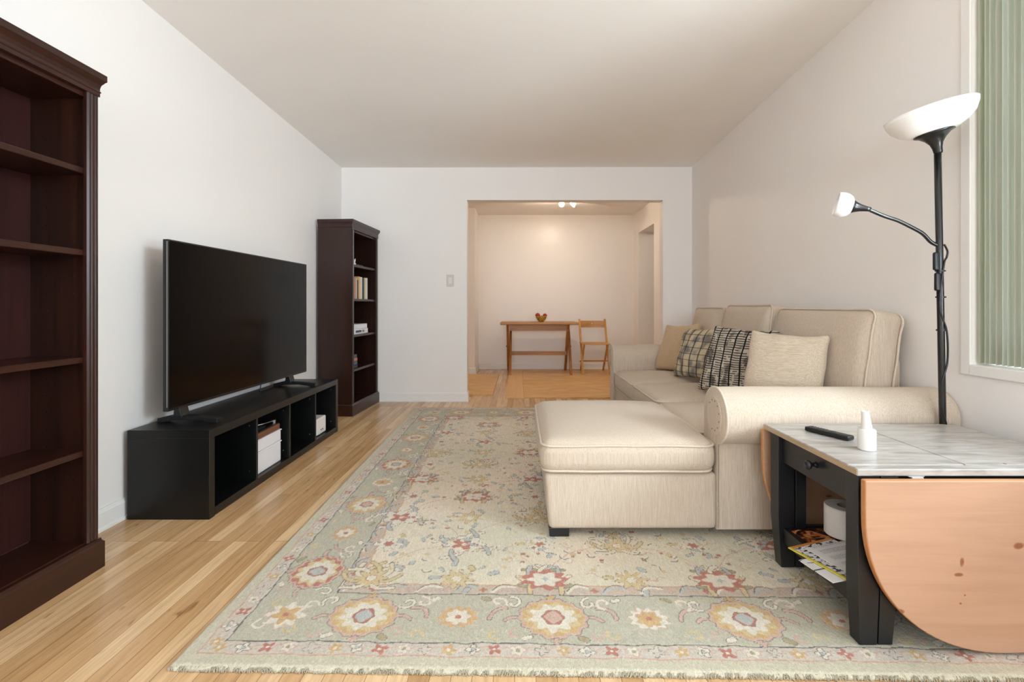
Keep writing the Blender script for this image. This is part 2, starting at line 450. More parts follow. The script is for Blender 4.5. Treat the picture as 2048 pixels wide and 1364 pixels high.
for k in range(3):
    b.faces.new([V[k, 0, 0], V[k + 1, 0, 0], V[k + 1, 0, 1], V[k, 0, 1]]); b.faces.new([V[k, 3, 0], V[k + 1, 3, 0], V[k + 1, 3, 1], V[k, 3, 1]])
    b.faces.new([V[0, k, 0], V[0, k + 1, 0], V[0, k + 1, 1], V[0, k, 1]]); b.faces.new([V[3, k, 0], V[3, k + 1, 0], V[3, k + 1, 1], V[3, k, 1]])
struct('ceiling', b, M['ceiling'])
b = BM(); box(b, -2.2, 3.4, WY + .06, DY + .2, 2.445, 2.56); struct('ceiling_dining', b, M['ceiling'])
b = BM(); box(b, WX0 - .15, WX0, YB - .15, WY + .12, 0, 2.75); struct('wall_left', b, M['wall'])
# far wall with the wide opening to the dining area
OX0, OX1, OZ = -.556, 1.497, 2.11
b = BM(); box(b, WX0, OX0, WY, WY + .125, 0, 2.62); box(b, OX1, WX1 + .1, WY, WY + .125, 0, 2.62); box(b, OX0, OX1, WY, WY + .125, OZ, 2.62)
struct('wall_far', b, M['wall'])
# right wall with window opening
NX, NY0, NY1, NZ0, NZ1 = WX1, -.95, 1.892, .767, 2.36
b = BM()
box(b, WX1, WX1 + .22, NY1, WY, 0, 2.75); box(b, WX1, WX1 + .22, YB - .15, NY0, 0, 2.75)
box(b, WX1, WX1 + .22, NY0, NY1, 0, NZ0); box(b, WX1, WX1 + .22, NY0, NY1, NZ1, 2.75)
struct('wall_right', b, M['wall'])
# rear wall (behind the photographer) with an unseen window added for the fill light
b = BM(); RX0, RX1, RZ0, RZ1 = -1.3, 1.5, .8, 2.35
box(b, WX0, RX0, YB - .15, YB, 0, 2.75); box(b, RX1, WX1, YB - .15, YB, 0, 2.75)
box(b, RX0, RX1, YB - .15, YB, 0, RZ0); box(b, RX0, RX1, YB - .15, YB, RZ1, 2.75); struct('wall_rear', b, M['wall'])
# dining area walls
b = BM(); box(b, -1.6, 2.2, DY, DY + .15, 0, 2.5); struct('wall_dining_back', b, M['dining_wall'])
b = BM(); box(b, -1.75, -1.6, WY + .125, DY + .15, 0, 2.5); box(b, -1.6, -.662, 6.985, DY, 0, 2.5)
struct('wall_dining_left', b, M['dining_wall'])
b = BM(); box(b, 1.81, 2.06, WY + .125, 6.42, 0, 2.5); box(b, 1.81, 2.06, 7.25, DY, 0, 2.5); box(b, 1.81, 2.06, 6.42, 7.25, 2.118, 2.5)
struct('wall_dining_right', b, M['dining_wall'])
b = BM(); box(b, 3.2, 3.35, WY + .125, DY + .15, 0, 2.5); box(b, 2.06, 3.2, DY, DY + .15, 0, 2.5); box(b, 2.06, 3.2, WY + .0, WY + .125, 0, 2.5)
struct('wall_hall', b, M['wall'])
# baseboards: flat board with a small stepped cap and shoe
def baseboard(name, p, q, n, h=.098):
    p, q, n = Vector(p), Vector(q), Vector(n); b = BM()
    prof = [(0, 0), (.018, 0), (.018, .012), (.013, .018), (.013, h - .018), (.009, h - .010), (.006, h), (0, h)]
    A = [b.verts.new(p + n * (u+.0005) + Vector((0, 0, v))) for u, v in prof]; B = [b.verts.new(q + n * (u+.0005) + Vector((0, 0, v))) for u, v in prof]
    k = len(prof)
    for i in range(k): b.faces.new((A[i], A[(i + 1) % k], B[(i + 1) % k], B[i]))
    b.faces.new(A); b.faces.new(list(reversed(B))); struct(name, b, M['trim'])
baseboard('baseboard_left', (WX0, YB, 0), (WX0, WY, 0), (1, 0, 0))
baseboard('baseboard_far', (WX0, WY, 0), (OX0 + .014, WY, 0), (0, -1, 0))
baseboard('baseboard_far_right', (OX1 - .014, WY, 0), (WX1, WY, 0), (0, -1, 0))
baseboard('baseboard_opening_left', (OX0, WY - .014, 0), (OX0, WY + .125, 0), (1, 0, 0))
baseboard('baseboard_opening_right', (OX1, WY - .014, 0), (OX1, WY + .125, 0), (-1, 0, 0))
baseboard('baseboard_right', (WX1, YB, 0), (WX1, WY, 0), (-1, 0, 0))
baseboard('baseboard_dining_back', (-.662, DY, 0), (1.81, DY, 0), (0, -1, 0))
baseboard('baseboard_dining_return', (-1.6, 6.985, 0), (-.648, 6.985, 0), (0, -1, 0))
baseboard('baseboard_dining_left', (-.662, 6.971, 0), (-.662, DY, 0), (1, 0, 0))
baseboard('baseboard_dining_right', (1.81, WY + .125, 0), (1.81, 6.42, 0), (-1, 0, 0))
# thin metal corner bead look round the opening
b = BM(); t_ = .006
box(b, OX0 - .006, OX0 + .002, WY - .004, WY, .1, OZ); box(b, OX1 - .002, OX1 + .006, WY - .004, WY, .1, OZ); box(b, OX0 - .006, OX1 + .006, WY - .004, WY, OZ - .002, OZ + .006)
struct('trim_opening', b, M['wall'])
# side window: flat casing, sash, glass
b = BM()
cw = .042
box(b, WX1 - .009, WX1 + .001, NY1, NY1 + cw, NZ0 - cw, NZ1 + cw); box(b, WX1 - .009, WX1 + .001, NY0 - cw, NY0, NZ0 - cw, NZ1 + cw)
box(b, WX1 - .009, WX1 + .001, NY0, NY1, NZ1, NZ1 + cw); box(b, WX1 - .012, WX1 + .001, NY0, NY1, NZ0 - cw, NZ0)
win = obj('window_1', b, M['trim'], bevel=.003); win['kind'] = 'structure'
b = BM(); sw = .05
for (y0, y1) in ((NY0, .47), (.47, NY1)):
    box(b, WX1 + .15, WX1 + .19, y0, y0 + sw, NZ0, NZ1); box(b, WX1 + .15, WX1 + .19, y1 - sw, y1, NZ0, NZ1)
    box(b, WX1 + .15, WX1 + .19, y0 + sw, y1 - sw, NZ0, NZ0 + sw); box(b, WX1 + .15, WX1 + .19, y0 + sw, y1 - sw, NZ1 - sw, NZ1)
obj('window_frame', b, M['trim'], win, bevel=.003)
b = BM(); box(b, WX1 + .168, WX1 + .172, NY0 + .04, NY1 - .04, NZ0 + .04, NZ1 - .04); obj('window_pane', b, M['glass'], win)
b = BM(); sw = .05
for (x0, x1) in ((RX0, .1), (.1, RX1)):
    box(b, x0, x0 + sw, YB - .12, YB - .08, RZ0, RZ1); box(b, x1 - sw, x1, YB - .12, YB - .08, RZ0, RZ1)
    box(b, x0 + sw, x1 - sw, YB - .12, YB - .08, RZ0, RZ0 + sw); box(b, x0 + sw, x1 - sw, YB - .12, YB - .08, RZ1 - sw, RZ1)
struct('window_rear_added', b, M['trim'])  # unseen window frame, added along with the rear fill light

# ------------------------------------------------------------------ rug (pattern is computed per vertex)
RL = 3.34; RW = 2.74
def build_rug():
    us = np.arange(0, RW + 1e-6, RW / 880)
    vs = [0.0]
    while vs[-1] < RL:
        d = 1.26 + vs[-1]; vs.append(vs[-1] + max(.0026, min(.0085, d * d / 620)))
    vs = np.array(vs); vs = vs * (RL / vs[-1])
    U, Vv = np.meshgrid(us, vs)
    wob = lambda a, b2, k: np.sin(a * k + 1.3 * np.sin(b2 * k * .7)) * np.cos(b2 * k * 1.1 + .5)
    Uw = U + .0036 * wob(U, Vv, 31) + .0012 * wob(Vv, U, 83) + .0006 * wob(U, Vv, 210)
    Vw = Vv + .0036 * wob(Vv, U, 29) + .0012 * wob(U, Vv, 77) + .0006 * wob(Vv, U, 190)
    e = np.minimum(np.minimum(Uw, RW - Uw), np.minimum(Vw, RL - Vw))
    srgb = lambda *c: np.array(c, float)
    PLAIN = srgb(194, 189, 170); PINK = srgb(196, 160, 142); GUARD = srgb(196, 188, 177); BLACK = srgb(104, 104, 102)
    SAGE = srgb(180, 178, 161); INNER = srgb(188, 173, 160); ORANGE = srgb(198, 160, 132); FIELD = srgb(212, 203, 184)
    RED = srgb(178, 120, 108); GOLD = srgb(196, 166, 122); CREAM = srgb(214, 208, 194); BLUE = srgb(176, 180, 178); ROSE = srgb(196, 168, 156)
    GREY = srgb(126, 118, 110); OLIVE = srgb(164, 156, 126); SAND = srgb(200, 182, 142)
    img = np.empty(U.shape + (3,)); img[:] = FIELD
    # soft abrash in the field
    ab = .5 + .5 * np.sin(Vw * 5 + 2 * np.sin(Uw * 3)) * np.cos(Uw * 4 + np.sin(Vw * 7))
    img += (ab[..., None] - .5) * np.array([-16, -6, -8])
    for lim, c in ((.395, ORANGE), (.389, INNER), (.340, BLACK), (.3355, SAGE), (.1045, BLACK), (.1005, GUARD), (.050, PINK), (.0455, PLAIN)):
        img[e < lim] = c
    def win(cx, cy, R):
        j0, j1 = np.searchsorted(us, cx - R), np.searchsorted(us, cx + R)
        i0, i1 = np.searchsorted(vs, cy - R), np.searchsorted(vs, cy + R)
        return slice(max(i0, 0), i1), slice(max(j0, 0), j1)
    def blob(cx, cy, r, n, amp, rot, col, line=None, ax=1.0, ay=1.0, ang=0.0, ph=0.0, lw=.003, sharp=False):
        sl = win(cx, cy, r * max(ax, ay) * (1 + amp) + .01)
        dx = Uw[sl] - cx; dy = Vw[sl] - cy
        ca, sa = math.cos(ang), math.sin(ang); x = (dx * ca + dy * sa) / ax; y = (-dx * sa + dy * ca) / ay
        rr = np.hypot(x, y); th = np.arctan2(y, x) + rot
        edge = r * (1 + amp * (np.abs(np.cos(th * n / 2)) * 2 - 1 if sharp else np.cos(th * n)))
        sub = img[sl]
        if line is not None: sub[rr < edge + lw] = line
        if col is not None: sub[rr < edge] = col
    def stroke(pts, wd, col):
        pts = [np.array(p, float) for p in pts]
        for a, b2 in zip(pts[:-1], pts[1:]):
            c = (a + b2) / 2; R = np.linalg.norm(b2 - a) / 2 + wd + .004; sl = win(c[0], c[1], R)
            dx = Uw[sl] - a[0]; dy = Vw[sl] - a[1]; ab2 = b2 - a; l2 = max(ab2 @ ab2, 1e-9)
            t = np.clip((dx * ab2[0] + dy * ab2[1]) / l2, 0, 1)
            img[sl][np.hypot(dx - t * ab2[0], dy - t * ab2[1]) < wd] = col
    def curve(p0, p1, bend, n=8):
        p0, p1 = np.array(p0), np.array(p1); d = p1 - p0; nrm = np.array([-d[1], d[0]])
        return [p0 + d * t + nrm * bend * math.sin(PI * t) for t in np.linspace(0, 1, n)]
    def spiral(cx, cy, r0, a0, turns, sgn, n=14):
        return [(cx + r0 * (1 - .8 * k / n) * math.cos(a0 + sgn * 2 * PI * turns * k / n), cy + r0 * (1 - .8 * k / n) * math.sin(a0 + sgn * 2 * PI * turns * k / n)) for k in range(n + 1)]
    rnd = random.Random(11)
    # the four borders: frame (origin, along, inward)
    sides = [((0, 0), (1, 0), (0, 1), RW), ((0, 0), (0, 1), (1, 0), RL), ((RW, 0), (0, 1), (-1, 0), RL), ((0, RL), (1, 0), (0, -1), RW)]
    for si, (o, a, n, Ln) in enumerate(sides):
        def P(t, dd): return (o[0] + a[0] * t + n[0] * dd, o[1] + a[1] * t + n[1] * dd)
        ang = 0 if a[0] else PI / 2
        # guard stripe flowers
        k = 0; t = .10
        while t < Ln - .08:
            x, y = P(t, .075); kind = k % 5
            if kind == 0: blob(x, y, .017, 5, .3, rnd.random() * 6, GOLD, None); blob(x, y, .006, 1, 0, 0, CREAM)
            elif kind == 1: blob(x, y, .016, 4, .3, rnd.random() * 6, CREAM, GREY, lw=.003); blob(x, y, .006, 3, .3, 0, BLUE, GREY, lw=.002)
            elif kind == 2: blob(x, y, .017, 4, .4, rnd.random() * 6, RED, None); blob(x, y, .005, 1, 0, 0, CREAM)
            elif kind == 3: blob(x, y, .017, 5, .25, 0, CREAM, ROSE, lw=.003); blob(x, y, .007, 1, 0, 0, OLIVE)
            else: blob(x, y, .015, 4, .4, rnd.random() * 6, GUARD, GREY, lw=.0025)
            stroke(curve(P(t + .02, .065), P(t + .045, .085), .3), .0018, ROSE)
            t += .066; k += 1
        # inner guard leaves
        t = .36; k = 0
        while t < Ln - .36:
            p0, p1 = P(t, .350), P(t + .075, .378)
            stroke(curve(p0, p1, .25), .006, BLUE if k % 2 else CREAM); stroke(curve(P(t, .358), P(t + .08, .384), .3), .002, GREY)
            x, y = P(t + .10, .364); blob(x, y, .011, 4, .3, 0, ROSE if k % 3 else RED, OLIVE, lw=.0015)
            t += .128; k += 1
        # main border medallions and scrolling vine
        N = 7 if a[0] else 9
        step = (Ln - 2 * .47) / (N - 1)
        for k in range(N):
            t = .47 + step * k; x, y = P(t, .220)
            for s in (-1, 1):
                if k == 0 and s < 0: pass
                q = P(t + s * step * .5, .235 + .03 * (1 if k % 2 else -1))
                stroke(curve(P(t + s * .10, .215), q, s * .22), .0085, GREY); stroke(curve(P(t + s * .10, .215), q, s * .22), .0060, ROSE)
                a0_ = rnd.random() * 6; c0 = P(t + s * step * .42, .292); stroke(spiral(c0[0], c0[1], .032, a0_, .8, s), .0070, ROSE if k % 2 else GREY); stroke(spiral(c0[0], c0[1], .032, a0_, .8, s), .0048, CREAM)
                c0 = P(t + s * step * .40, .140); stroke(spiral(c0[0], c0[1], .026, rnd.random() * 6, .7, -s), .004, SAND if k % 2 else ROSE)
            if k % 2 == 0:
                ring = RED if (si in (1, 2) and k % 4 == 0) else GOLD
                for s in (-1, 1):
                    px, py = P(t, .220 + s * .104); blob(px, py, .013, 4, .3, 0, GOLD if s > 0 else ROSE, GREY, lw=.002)
                blob(x, y, .108, 14, .045, 0, ROSE, GREY, ax=1.0, ay=.86, ang=ang, lw=.0028)
                blob(x, y, .098, 14, .05, 0, ring, None, ax=1.0, ay=.84, ang=ang); blob(x, y, .084, 10, .12, .5, SAND, None, ax=1.0, ay=.84, ang=ang)
                blob(x, y, .068, 9, .15, .2, CREAM, None, ax=1.0, ay=.86, ang=ang)
                blob(x, y, .032, 6, .08, 0, RED, GREY, ang=ang, lw=.002); blob(x, y, .025, 4, .1, 0, BLUE if k % 4 == 0 else ROSE, None)
            else:
                blob(x, y, .058, 11, .12, rnd.random(), GOLD if k % 4 == 1 else CREAM, ROSE, ax=1.0, ay=.86, ang=ang, lw=.003)
                blob(x, y, .036, 7, .14, 0, CREAM if k % 4 == 1 else GOLD, ROSE, ang=ang, lw=.003); blob(x, y, .010, 1, 0, 0, RED)
            for s in (-1, 1):
                lx, ly = P(t + s * step * .28, .31 if k % 2 else .125)
                blob(lx, ly, .013, 2, .35, ang + s * .5, OLIVE if s > 0 else CREAM, GREY, lw=.002)
    for cx, cy in ((.22, .22), (RW - .22, .22), (.22, RL - .22), (RW - .22, RL - .22)):
        blob(cx, cy, .056, 8, .2, 0, CREAM, ROSE, lw=.004); blob(cx, cy, .036, 5, .3, .4, GOLD, None); blob(cx, cy, .010, 1, 0, 0, RED)
        for q in range(4): stroke(spiral(cx + .075 * math.cos(q * PI / 2 + .7), cy + .075 * math.sin(q * PI / 2 + .7), .028, q, .8, 1), .004, SAND if q % 2 else CREAM)
    # field: lattice of palmettes joined by thin vines
    fx0, fx1, fy0, fy1 = .43, RW - .43, .43, RL - .43
    cols_n, rows_n = 7, 11; gx = (fx1 - fx0) / (cols_n - 1); gy = (fy1 - fy0) / (rows_n - 1)
    def leafpair(cx, cy, a0, ln, col, lc):
        ln *= 1.45
        for s in (-1, 1):
            p1 = (cx + ln * math.cos(a0 + s * .55), cy + ln * math.sin(a0 + s * .55))
            stroke(curve((cx, cy), p1, s * .28), .0112, lc); stroke(curve((cx, cy), p1, s * .28), .0082, col)
    for i in range(cols_n):
        for j in range(rows_n):
            cx = fx0 + gx * i; cy = fy0 + gy * j
            mirror = min(i, cols_n - 1 - i)
            if (i + j) % 2: 
                # small sprig
                blob(cx, cy, .048, 8, .30, mirror, SAND if mirror % 2 else CREAM, GREY, lw=.0028); blob(cx, cy, .018, 6, .2, 0, CREAM if mirror % 2 else RED, OLIVE, lw=.002)
                for q in range(3):
                    a0 = q * 2.1 + mirror + j; blob(cx + .085 * math.cos(a0), cy + .085 * math.sin(a0), .015, 2, .4, a0, BLUE if q else SAND, GREY, lw=.0018)
                continue
            for dx, dy in ((gx, gy), (-gx, gy)):
                if fx0 <= cx + dx <= fx1 and cy + dy <= fy1: stroke(curve((cx, cy), (cx + dx, cy + dy), .18 if dx > 0 else -.18, 12), .0022, ROSE)
            kind = (mirror + j // 2) % 3; up = PI / 2 if j < rows_n / 2 else -PI / 2
            edge_row = j in (0, rows_n - 1)
            if kind == 0:
                for q in range(5): leafpair(cx, cy, up + (q - 2) * .8, .075, SAND if q % 2 else FIELD, GREY)
                blob(cx, cy, .046, 8, .28, 0, SAND, GREY, lw=.0025); blob(cx, cy, .017, 1, 0, 0, CREAM, RED, lw=.003)
            elif kind == 1:
                for s in (0, 1, 2, 3): leafpair(cx, cy, s * PI / 2 + .4, .088, BLUE if s % 2 else CREAM, GREY)
                blob(cx, cy, .062, 7, .16, 0, CREAM, GREY, ax=1.25, lw=.0025); blob(cx, cy, .034, 5, .35, 0, RED, None, ax=1.3); blob(cx, cy, .011, 1, 0, 0, CREAM)
            else:
                [leafpair(cx, cy, a_, .066, c_, GREY) for a_, c_ in ((.15, OLIVE), (PI - .15, OLIVE), (up, BLUE), (-up, SAND), (up + .8, FIELD), (up - .8, FIELD))]
                blob(cx, cy, .066, 9, .16, 0, RED, None, ax=1.2, ay=.85); blob(cx, cy, .042, 6, .2, 0, CREAM, ROSE, ax=1.2, ay=.85, lw=.003); blob(cx, cy, .010, 4, .3, 0, BLUE)
    # little filler blossoms
    for _ in range(430):
        cx = rnd.uniform(fx0 + .02, (fx0 + fx1) / 2 - .02); cy = rnd.uniform(fy0, fy1); k = rnd.randrange(5); r0 = rnd.uniform(.007, .013); a0 = rnd.random() * 3
        for xx, aa in ((cx, a0), (RW - cx, -a0)):
            if k == 0: blob(xx, cy, r0 * .7, 4, .3, aa, RED, GREY, lw=.0015)
            elif k == 1: stroke(curve((xx, cy), (xx + .035 * math.cos(aa), cy + .035 * math.sin(aa)), .4), .0026, GREY); stroke(curve((xx, cy + .006), (xx + .03 * math.cos(aa), cy + .006 + .03 * math.sin(aa)), .4), .0030, CREAM)
            elif k == 2: blob(xx, cy, r0 * 1.2, 2, .45, aa, BLUE, GREY, lw=.0018)
            elif k == 3: blob(xx, cy, r0, 5, .3, aa, SAND, None)
            else: stroke(curve((xx, cy), (xx + .04 * math.cos(aa), cy + .04 * math.sin(aa)), -.35), .0022, ROSE)
    # faded sheared-wool unevenness of the dye
    rs = np.random.RandomState(3); g = rs.normal(0, 1, U.shape)
    g2 = (g + np.roll(g, 1, 0) + np.roll(g, 2, 0) + np.roll(g, 1, 1)) / 4
    img += g2[..., None] * 9
    # towards beige for age
    img = img * .93 + np.array([196, 184, 158]) * .07
    img = np.clip(img, 0, 255) / 255.0
    linc = np.where(img <= .04045, img / 12.92, ((img + .055) / 1.055) ** 2.4)
    # surface: thick pile with rounded edge
    ed = np.minimum(np.minimum(U, RW - U), np.minimum(Vv, RL - Vv))
    z = .014 - .0075 * np.clip(1 - ed / .012, 0, 1) ** 2 + g2 * .00055 + .0004 * np.sin(U * 90) * np.cos(Vv * 70)
    z -= .0012 * np.exp(-((e - .1025) / .004) ** 2) + .0012 * np.exp(-((e - .338) / .004) ** 2)
    NL, NR, FL, FR = (-.966, 1.302), (1.785, 1.255), (-1.02, 4.62), (1.73, 4.62)
    a = U / RW; c = Vv / RL
    jag = .0035 * np.sin(U * 130 + 3 * np.sin(U * 37)) * (Vv < .004)
    X = (1 - a) * (1 - c) * NL[0] + a * (1 - c) * NR[0] + (1 - a) * c * FL[0] + a * c * FR[0]
    Y = (1 - a) * (1 - c) * NL[1] + a * (1 - c) * NR[1] + (1 - a) * c * FL[1] + a * c * FR[1] + jag
    n1, n0 = U.shape
    co = np.stack([X, Y, z], -1).reshape(-1, 3)
    idx = np.arange(n1 * n0).reshape(n1, n0)
    quads = np.stack([idx[:-1, :-1], idx[:-1, 1:], idx[1:, 1:], idx[1:, :-1]], -1).reshape(-1, 4)
    # skirt down to the floor
    ring = np.concatenate([idx[0, :], idx[1:, -1], idx[-1, -2::-1], idx[-2:0:-1, 0]])
    low = co[ring].copy(); low[:, 2] = 0.001; base_i = len(co); nr = len(ring)
    co = np.concatenate([co, low]); li = base_i + np.arange(nr); nx = np.roll(np.arange(nr), -1)
    sk = np.stack([ring, li, li[nx], ring[nx]], -1); quads = np.concatenate([quads, sk])
    colr = linc.reshape(-1, 3); colr = np.concatenate([colr, colr[ring]])
    me = bpy.data.meshes.new('area_rug'); ctr = np.array([.38, 2.94, 0]); co = co - ctr
    me.vertices.add(len(co)); me.vertices.foreach_set('co', co.astype(np.float32).ravel())
    nq = len(quads); me.loops.add(nq * 4); me.loops.foreach_set('vertex_index', quads.astype(np.int32).ravel())
    me.polygons.add(nq); me.polygons.foreach_set('loop_start', np.arange(nq, dtype=np.int32) * 4)
    me.polygons.foreach_set('use_smooth', np.ones(nq, bool))
    me.update(calc_edges=True); me.validate()
    at = me.color_attributes.new('pattern', 'FLOAT_COLOR', 'POINT')
    at.data.foreach_set('color', np.concatenate([colr, np.ones((len(colr), 1))], 1).astype(np.float32).ravel())
    t = NT('hand_tufted_wool'); va = t.node('ShaderNodeVertexColor'); va.layer_name = 'pattern'
    hn = t.noise(t.coords((300, 160, 300)), 1, 3, .6, .6)
    col = t.mix(.8, va.outputs[0], t.ramp(hn, [(.3, (.80, .78, .74, 1)), (.65, (1.1, 1.1, 1.1, 1))]), 'MULTIPLY')
    t.base(col); t.set(Roughness=1.0, Specular_IOR_Level=.05, Sheen_Weight=.08); t.bump(hn, .6, .004)
    me.materials.append(t.m)
    o = bpy.data.objects.new('area_rug', me); C.objects.link(o); o.location = ctr.tolist()
    return o
rug = build_rug()
tag(rug, 'large sage and cream floral wool rug with patterned borders on the wooden floor', 'rug')
b = BM(); rf = random.Random(5)
for k in range(640):
    x = -.962 + k * 2.74 / 640 + rf.uniform(-.001, .001); y = 1.302 - .047 * k / 640
    l = rf.uniform(.002, .008)
    tube(b, [(x, y + .003, .009 + rf.uniform(-.003, .003)), (x + rf.uniform(-.003, .003), y - l * .6, .006), (x + rf.uniform(-.004, .004), y - l, .002)], .0014, 4)
obj('fringe', b, plain('undyed_wool_ends', (170, 164, 144), .95, .1, (90, 90, 90)), rug, smooth=True)
RZ = .0158

# ------------------------------------------------------------------ bookcases
def bookcase(label, p0, p1, depth, H, shelves, crown=.075, plinth=.115, group='matching dark cherry bookcases', zb=.115):
    """p0 near-front corner, p1 far-front corner on the floor; the open front faces +x, back towards the left wall"""
    p0, p1 = Vector((*p0, 0)), Vector((*p1, 0)); d = (p1 - p0); W = d.length
    ang = math.atan2(d.y, d.x)                    # local x runs along the width, local y towards the back
    root = thing('bookcase', label, 'bookcase', p0, ang, group)
    sp = .026                                     # side panel thickness
    def part(name, bm, m, bevel=.002, parent=root): return obj(name, bm, m, parent, bevel=bevel, world=False)
    for x in (0, W - sp):
        b = BM(); box(b, x, x + sp, .012, depth, .0, H - crown); nf = len(b.faces)
        xh, s = (sp, 1) if x == 0 else (W - sp, -1)
        for y in (.07, depth - .07):              # the rows of shelf-pin holes are marks on the panel
            for k in range(int((H - .45) / .064)):
                z = .28 + k * .064; box(b, min(xh, xh + s * .0008), max(xh, xh + s * .0008), y - .0025, y + .0025, z - .0025, z + .0025)
        b.faces.ensure_lookup_table()
        for f in b.faces[nf:]: f.material_index = 1
        part('side_panel', b, [M['cherry'], M['dark_slot']], 0)
    b = BM(); box(b, sp, W - sp, depth - .008, depth - .001, zb, H - .03); part('back_panel', b, M['cherry_back'], 0)
    for x in (0, W - .048):                       # fluted pilasters
        b = BM(); prof = [(x, .012), (x, 0), (x + .007, -.004), (x + .013, -.004), (x + .016, .0), (x + .020, -.004), (x + .028, -.004), (x + .032, .0), (x + .035, -.004), (x + .041, -.004), (x + .048, 0), (x + .048, .012)]
        prism(b, prof, 'z', plinth, H - crown); part('pilaster', b, M['cherry'], 0)
    b = BM(); box(b, -.002, W + .002, -.006, .012, H - crown - .012, H - crown + .002)
    prof = [(.02, 0), (-.002, 0), (-.007, .006), (-.004, .012), (-.004, .020), (-.007, .034), (-.013, .044), (-.015, .048), (-.019, .052), (-.019, crown), (.02, crown)]
    # crown mitred round the front and both sides
    rings = []
    for u, v in prof:
        q = -u; z = H - crown + v
        rings.append([Vector((-q, depth, z)), Vector((-q, -q, z)), Vector((W + q, -q, z)), Vector((W + q, depth, z))])
    vs = [[b.verts.new(p) for p in r] for r in rings]
    for i in range(len(vs)):
        A, B = vs[i], vs[(i + 1) % len(vs)]
        for k in range(3): b.faces.new((A[k], A[k + 1], B[k + 1], B[k]))
    b.faces.new([r[0] for r in vs]); b.faces.new([r[3] for r in reversed(vs)])
    part('crown_moulding', b, M['cherry_h'], 0)
    b = BM(); box(b, sp, W - sp, .014, depth - .001, H - crown - .03, H - crown + .02); part('top_panel', b, M['cherry_h'])
    b = BM()
    pr = [(.012, 0), (-.014, 0), (-.014, plinth - .018), (-.008, plinth - .012), (-.006, plinth - .002), (.012, plinth - .002)]
    rr = []
    for u, v in pr:
        q = -u; rr.append([b.verts.new((-q, depth, v)), b.verts.new((-q, -q, v)), b.verts.new((W + q, -q, v)), b.verts.new((W + q, depth, v))])
    for i in range(len(rr)):
        A, B = rr[i], rr[(i + 1) % len(rr)]
        for k in range(3): b.faces.new((A[k], A[k + 1], B[k + 1], B[k]))
    b.faces.new([r[0] for r in rr]); b.faces.new([r[3] for r in reversed(rr)])
    part('plinth', b, M['cherry_h'], 0)
    for z in [zb] + list(shelves):
        b = BM(); box(b, sp + .001, W - sp - .001, .014, depth - .009, z - .022, z); part('shelf', b, M['cherry_h'])
    return root, W
bc1, W1 = bookcase('tall empty dark cherry bookcase cut by the left edge of the photo', (-1.612, 1.10), (-1.612, 1.815), .24, 1.885, (1.21, 1.515, .81, .462))
bc2, W2 = bookcase('tall dark cherry bookcase with books, in the far left corner beyond the television', (-1.525, 4.305), (-1.483, 4.945), .315, 1.787, (1.385, 1.067, .733, .415), zb=.1)

def on_shelf(lx, ly, z):     # bookcase-local to world
    return rootmat(bc2) @ Vector((lx, ly, z))
def shelf_box(name, label, cat, lx0, lx1, ly0, ly1, z0, z1, mats, group=None, bevel=.001, book=None):
    root = thing(name, label, cat, on_shelf((lx0 + lx1) / 2, (ly0 + ly1) / 2, z0 + .0006), bc2.rotation_euler[2], group)
    w_, d_, h_ = (lx1 - lx0) / 2, (ly1 - ly0) / 2, z1 - z0
    if book == 'up':        # spine faces the front
        b = BM(); t = .0022
        box(b, -w_, -w_ + t, -d_, d_, 0, h_); box(b, w_ - t, w_, -d_, d_, 0, h_); box(b, -w_, w_, -d_, -d_ + .003, 0, h_)
        obj('cover', b, mats[0], root, bevel=.0008, world=False)
        b = BM(); box(b, -w_ + t, w_ - t, -d_ + .003, d_ - .003, .003, h_ - .003); obj('pages', b, M['paper'], root, world=False)
    elif book == 'flat':
        b = BM(); t = .0025
        box(b, -w_, w_, -d_, d_, 0, t); box(b, -w_, w_, -d_, d_, h_ - t, h_); box(b, -w_, w_, -d_, -d_ + .003, 0, h_)
        obj('cover', b, mats[0], root, bevel=.0008, world=False)
        b = BM(); box(b, -w_ + .003, w_ - .003, -d_ + .003, d_ - .003, t, h_ - t); obj('pages', b, M['paper'], root, world=False)
    return root
def cover(rgb): return plain('book_cover', rgb, .5, .05)
sp_ = .027
books = [(.018, .205, (168, 170, 172), 'grey-white spined paperback, first in the upright row'), (.02, .200, (206, 204, 198), 'white spined book beside the grey-white paperback in the row'),
         (.024, .195, (198, 130, 96), 'orange-pink spined book in the upright row'), (.016, .198, (188, 184, 176), 'thin pale spined book right of the orange-pink one'),
         (.014, .18, (46, 36, 32), 'low dark brown book in the middle of the upright row'), (.03, .215, (218, 178, 126), 'tall tan-orange spined book in the upright row'),
         (.026, .212, (226, 220, 204), 'tall cream spined book right of the tan-orange one'), (.036, .208, (54, 58, 66), 'thick charcoal spined book in the upright row'),
         (.018, .21, (206, 200, 150), 'pale yellow spined book right of the thick charcoal one'), (.034, .212, (222, 218, 206), 'wide cream book, last on the right of the upright row')]
x = sp_ + .035; extra = (.40 - sum(bk[0] for bk in books)) / len(books)
for w_, h_, c_, lb in books:
    shelf_box('book', lb, 'book', x, x + w_ + extra - .002, .035, .19, 1.067, 1.067 + h_, [cover(c_)], 'books standing on the second shelf', book='up'); x += w_ + extra
